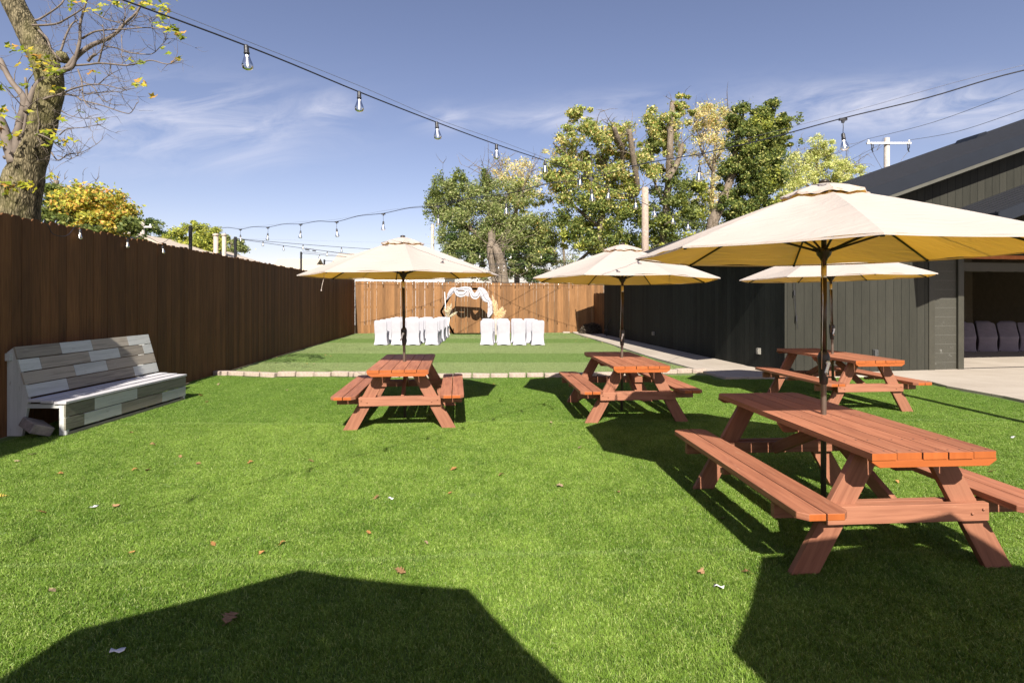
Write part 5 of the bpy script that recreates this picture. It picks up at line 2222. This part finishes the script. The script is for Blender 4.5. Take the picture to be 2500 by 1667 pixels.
# ------------------------------------------------------------------ artificial turf blades
def turf_patch(seed, size=.34, n=2600):
    rng = np.random.default_rng(seed)
    x = rng.uniform(-size / 2, size / 2, n)
    y = rng.uniform(-size / 2, size / 2, n)
    h = rng.uniform(.008, .017, n)
    an = rng.uniform(0, 2 * np.pi, n)
    wd = rng.uniform(.0012, .0021, n)
    lean = rng.uniform(.3, 1.5, n) * h
    la = rng.uniform(0, 2 * np.pi, n)
    dx, dy = np.cos(an) * wd, np.sin(an) * wd
    lx, ly = np.cos(la) * lean, np.sin(la) * lean
    z = np.zeros(n)
    b0 = np.stack([x - dx, y - dy, z - .004], 1)
    b1 = np.stack([x + dx, y + dy, z - .004], 1)
    m0 = np.stack([x - dx * .8 + lx * .35, y - dy * .8 + ly * .35, h * .62], 1)
    m1 = np.stack([x + dx * .8 + lx * .35, y + dy * .8 + ly * .35, h * .62], 1)
    t0 = np.stack([x - dx * .25 + lx, y - dy * .25 + ly, h], 1)
    t1 = np.stack([x + dx * .25 + lx, y + dy * .25 + ly, h], 1)
    v = np.stack([b0, b1, m1, m0, t1, t0], 1).reshape(-1, 3)
    i = np.arange(n)[:, None] * 6
    f = np.concatenate([i + np.array([0, 1, 2, 3]), i + np.array([3, 2, 4, 5])], 1).reshape(-1, 4)
    o_ = bpy.data.meshes.new('turf_patch')
    o_.from_pydata(v.tolist(), [], f.tolist())
    at = o_.attributes.new('v', 'FLOAT', 'FACE')
    at.data.foreach_set('value', np.repeat(rng.uniform(0, 1, n), 2))
    o_.materials.append(M['turf_blade'])
    return o_


pcol = bpy.data.collections.new('turf_patches')
for s in range(6):
    po_ = bpy.data.objects.new('turf_patch', turf_patch(100 + s))
    pcol.objects.link(po_)


def inside(poly, x, y):
    c = False
    n = len(poly)
    for i in range(n):
        x1, y1 = poly[i]
        x2, y2 = poly[(i + 1) % n]
        if (y1 > y) != (y2 > y) and x < (x2 - x1) * (y - y1) / (y2 - y1) + x1:
            c = not c
    return c


def edge_y(x):
    for a, b in zip(edge_pts, edge_pts[1:]):
        if a[0] <= x <= b[0]:
            return a[1] + (b[1] - a[1]) * (x - a[0]) / (b[0] - a[0])
    return 11.2


def turf(name, poly, y0, y1, test):
    st = .27
    pts = []
    r = random.Random(4)
    y = y0
    while y < y1:
        x = -8
        while x < 8.3:
            px_, py_ = x + r.uniform(-.04, .04), y + r.uniform(-.04, .04)
            m = .13
            if inside(poly, px_ + m, py_ + m * .5) and inside(poly, px_ - m, py_ - m * .5) and inside(poly, px_ + m, py_ - m * .5) and test(px_, py_):
                pts.append((px_, py_, 0))
            x += st
        y += st
    me = bpy.data.meshes.new(name)
    me.from_pydata(pts, [], [])
    o_ = bpy.data.objects.new(name, me)
    COL.objects.link(o_)
    ng = bpy.data.node_groups.new(name + '_nodes', 'GeometryNodeTree')
    ng.interface.new_socket(name='Geometry', in_out='INPUT', socket_type='NodeSocketGeometry')
    ng.interface.new_socket(name='Geometry', in_out='OUTPUT', socket_type='NodeSocketGeometry')
    gi, go = ng.nodes.new('NodeGroupInput'), ng.nodes.new('NodeGroupOutput')
    ci = ng.nodes.new('GeometryNodeCollectionInfo')
    ci.inputs['Collection'].default_value = pcol
    ci.inputs['Separate Children'].default_value = True
    iop = ng.nodes.new('GeometryNodeInstanceOnPoints')
    iop.inputs['Pick Instance'].default_value = True
    rv_ = ng.nodes.new('FunctionNodeRandomValue')
    rv_.data_type = 'FLOAT_VECTOR'
    rv_.inputs[0].default_value = (0, 0, 0)
    rv_.inputs[1].default_value = (0, 0, 6.283)
    ng.links.new(gi.outputs[0], iop.inputs['Points'])
    ng.links.new(ci.outputs[0], iop.inputs['Instance'])
    ng.links.new(rv_.outputs[0], iop.inputs['Rotation'])
    ng.links.new(iop.outputs[0], go.inputs[0])
    md = o_.modifiers.new('turf', 'NODES')
    md.node_group = ng
    tag(o_, None, None, None, 'stuff')
    return o_


t1 = turf('front_turf', TURF_POLY, -2.0, 11.0, lambda x, y: y < (edge_y(x) - .2 if x < 4.1 else 10.75))
t2 = turf('striped_turf', TURF_POLY, 10.8, 25.4, lambda x, y: y > edge_y(x) + .2)
tag(t1, 'bright green artificial turf of the front lawn', 'turf')
tag(t2, 'paler artificial turf laid in light and dark stripes beyond the edging blocks', 'turf')


# ------------------------------------------------------------------ fallen leaves and scraps
def ground_at(px, py):
    Y = EYE * F / (py - HY)
    return (px - HX) * Y / F, Y


def oak_leaf(s, seed, col):
    r = random.Random(seed)
    mb = MB()
    top, bot = [], []
    n = 9
    for i in range(n):
        t = i / (n - 1)
        w = s * (.10 + .34 * math.sin(math.pi * min(1, t * 1.05)) ** .8) * (1.25 if i % 2 else .55)
        curl = .22 * s * math.sin(t * 3.1 + seed) * r.uniform(.5, 1)
        top.append(Vector((s * (t - .5), w, curl + abs(w) * r.uniform(.2, .6))))
        bot.append(Vector((s * (t - .5), -w, curl + abs(w) * r.uniform(.1, .6))))
    mid = [Vector((s * (i / (n - 1) - .5), 0, (top[i].z + bot[i].z) / 2 - .05 * s)) for i in range(n)]
    for row in (top, bot):
        pts = []
        for i in range(n):
            pts += [mid[i], row[i]]
        mb.grid(pts, n, 2, smooth=False)
    mb.tube([Vector((-s * .5, 0, mid[0].z)), Vector((-s * .78, s * .06, mid[0].z + .01))], s * .018, 4)
    return mb


lm = []
for k, c in enumerate(((.32, .185, .08), (.44, .22, .07), (.25, .15, .08), (.46, .38, .07), (.36, .27, .16))):
    mm = Mat('dry_leaf_%d' % k)
    n_ = mm.noise(mm.coord('Object'), 25, 4)
    mm.set(mm.ramp(n_, [(.3, tuple(x * .6 for x in c)), (.7, c)]), .7)
    lm.append(mm.m)
leaf_px = [(563, 1516, 1.5, 2, 'large lobed brown leaf lying in the shadow at the bottom of the lawn'),
           (978, 1401, 1.1, 0, 'tan lobed leaf just beyond the peak of the foreground shadow'),
           (283, 1239, 1.0, 0, 'curled tan leaf left of the centre of the front lawn'),
           (918, 1219, 1.0, 0, 'crumpled tan leaf near the thin wire shadow'),
           (1108, 1149, 1.1, 1, 'flat orange brown leaf in the middle of the front lawn'),
           (1224, 1164, .9, 0, None), (610, 1133, .9, 1, None), (760, 1129, .9, 0, None), (484, 1135, .9, 0, None), (440, 1118, .7, 0, None), (361, 1152, 1, 0, None), (329, 1151, .8, 1, None),
           (148, 1160, .7, 1, None), (103, 1255, .9, 1, None), (5, 1215, 1.1, 3, 'yellow leaf at the left edge of the front lawn'), (80, 1112, 1, 4, None), (42, 1130, .8, 4, None), (372, 1089, .9, 0, None), (320, 1060, .8, 0, None),
           (491, 968, 1.4, 1, 'orange curled leaf beside the far end of the patchwork bench'), (505, 983, .9, 0, None), (533, 940, 1.2, 4, 'pale crumpled leaf below the edging blocks near the fence'), (1366, 1190, 1.1, 4, None), (1712, 1404, .9, 0, 'curled brown leaf lit between the two big shadows'),
           (1822, 1404, .9, 0, None), (1098, 1208, .6, 1, None), (1764, 1270, .7, 0, None), (900, 1305, .6, 1, None), (1040, 1330, .6, 4, None), (690, 1332, .7, 1, None), (640, 1355, .7, 1, None), (520, 1334, .7, 1, None), (128, 1448, .7, 4, None), (322, 1354, .6, 1, None),
           (1510, 1205, .6, 0, None), (1345, 1035, .7, 4, None), (2190, 1180, .7, 1, None), (2420, 1155, .8, 0, None), (2140, 1130, .7, 4, None), (1205, 940, .8, 1, None), (650, 918, .8, 1, None), (700, 955, .7, 4, None), (580, 900, .8, 0, None), (1415, 1096, .8, 4, None)]
rr = random.Random(9)
shapes = []
for k in range(6):
    shapes.append(oak_leaf(.075, k + 1, 0).mesh('fallen_leaf'))
for i in range(70):
    if i % 7 < 5:
        leaf_px.append((rr.uniform(520, 860), rr.uniform(822, 915), .8, rr.choice([4, 3, 1]), None))
    else:
        leaf_px.append((rr.uniform(1300, 1480), rr.uniform(818, 838), .8, rr.choice([4, 3, 1]), None))
meshes = {}
for i, (px_, py_, s, mi, lab) in enumerate(leaf_px):
    x, y = ground_at(px_, py_)
    if x < fence_x(y) + .1:
        continue
    key = (i % 6, mi)
    if key not in meshes:
        me = shapes[i % 6].copy()
        me.materials.append(lm[mi])
        meshes[key] = me
    o = bpy.data.objects.new('fallen_leaf', meshes[key])
    link(o)
    o.location = (x, y, .019)
    o.scale = (s * .72,) * 3
    o.rotation_euler = (rr.uniform(-.3, .3), rr.uniform(-.3, .3), rr.uniform(0, 6.28))
    gl = 'small dry tan leaf resting on the turf of the front lawn' if y < 11 else 'tiny pale dry leaf scattered on the striped turf'
    tag(o, lab or gl, 'leaf', None if lab else ('dry leaves on the front lawn' if y < 11 else 'dry leaves on the striped lawn'))
# white scraps
for i, (px_, py_, s, lab) in enumerate(((287, 1597, .036, 'white paper strip lying in the foreground shadow'), (230, 1242, .035, 'small white scrap on the lawn beside a curled leaf'), (1755, 1438, .034, 'crumpled white scrap between the shadows right of centre'),
                                    (2473, 1070, .04, 'white scrap on the lawn at the right edge'), (2117, 1037, .04, 'white scrap behind the nearest table'), (954, 1221, .03, 'tiny white scrap right of the crumpled leaf'))):
    x, y = ground_at(px_, py_)
    mb = MB()
    pts = []
    for a in range(4):
        for b in range(3):
            pts.append((s * (a / 3 - .5) * 1.6, s * (b / 2 - .5) * .6, .006 * math.sin(a * 2.3 + b + i)))
    mb.grid(pts, 4, 3)
    o = mb.build('paper_scrap', M['litter'])
    sd = o.modifiers.new('t', 'SOLIDIFY')
    sd.thickness = .002
    o.location = (x, y, .021)
    o.rotation_euler = (.1, .1, i * 1.1 + .3)
    tag(o, lab, 'scrap')
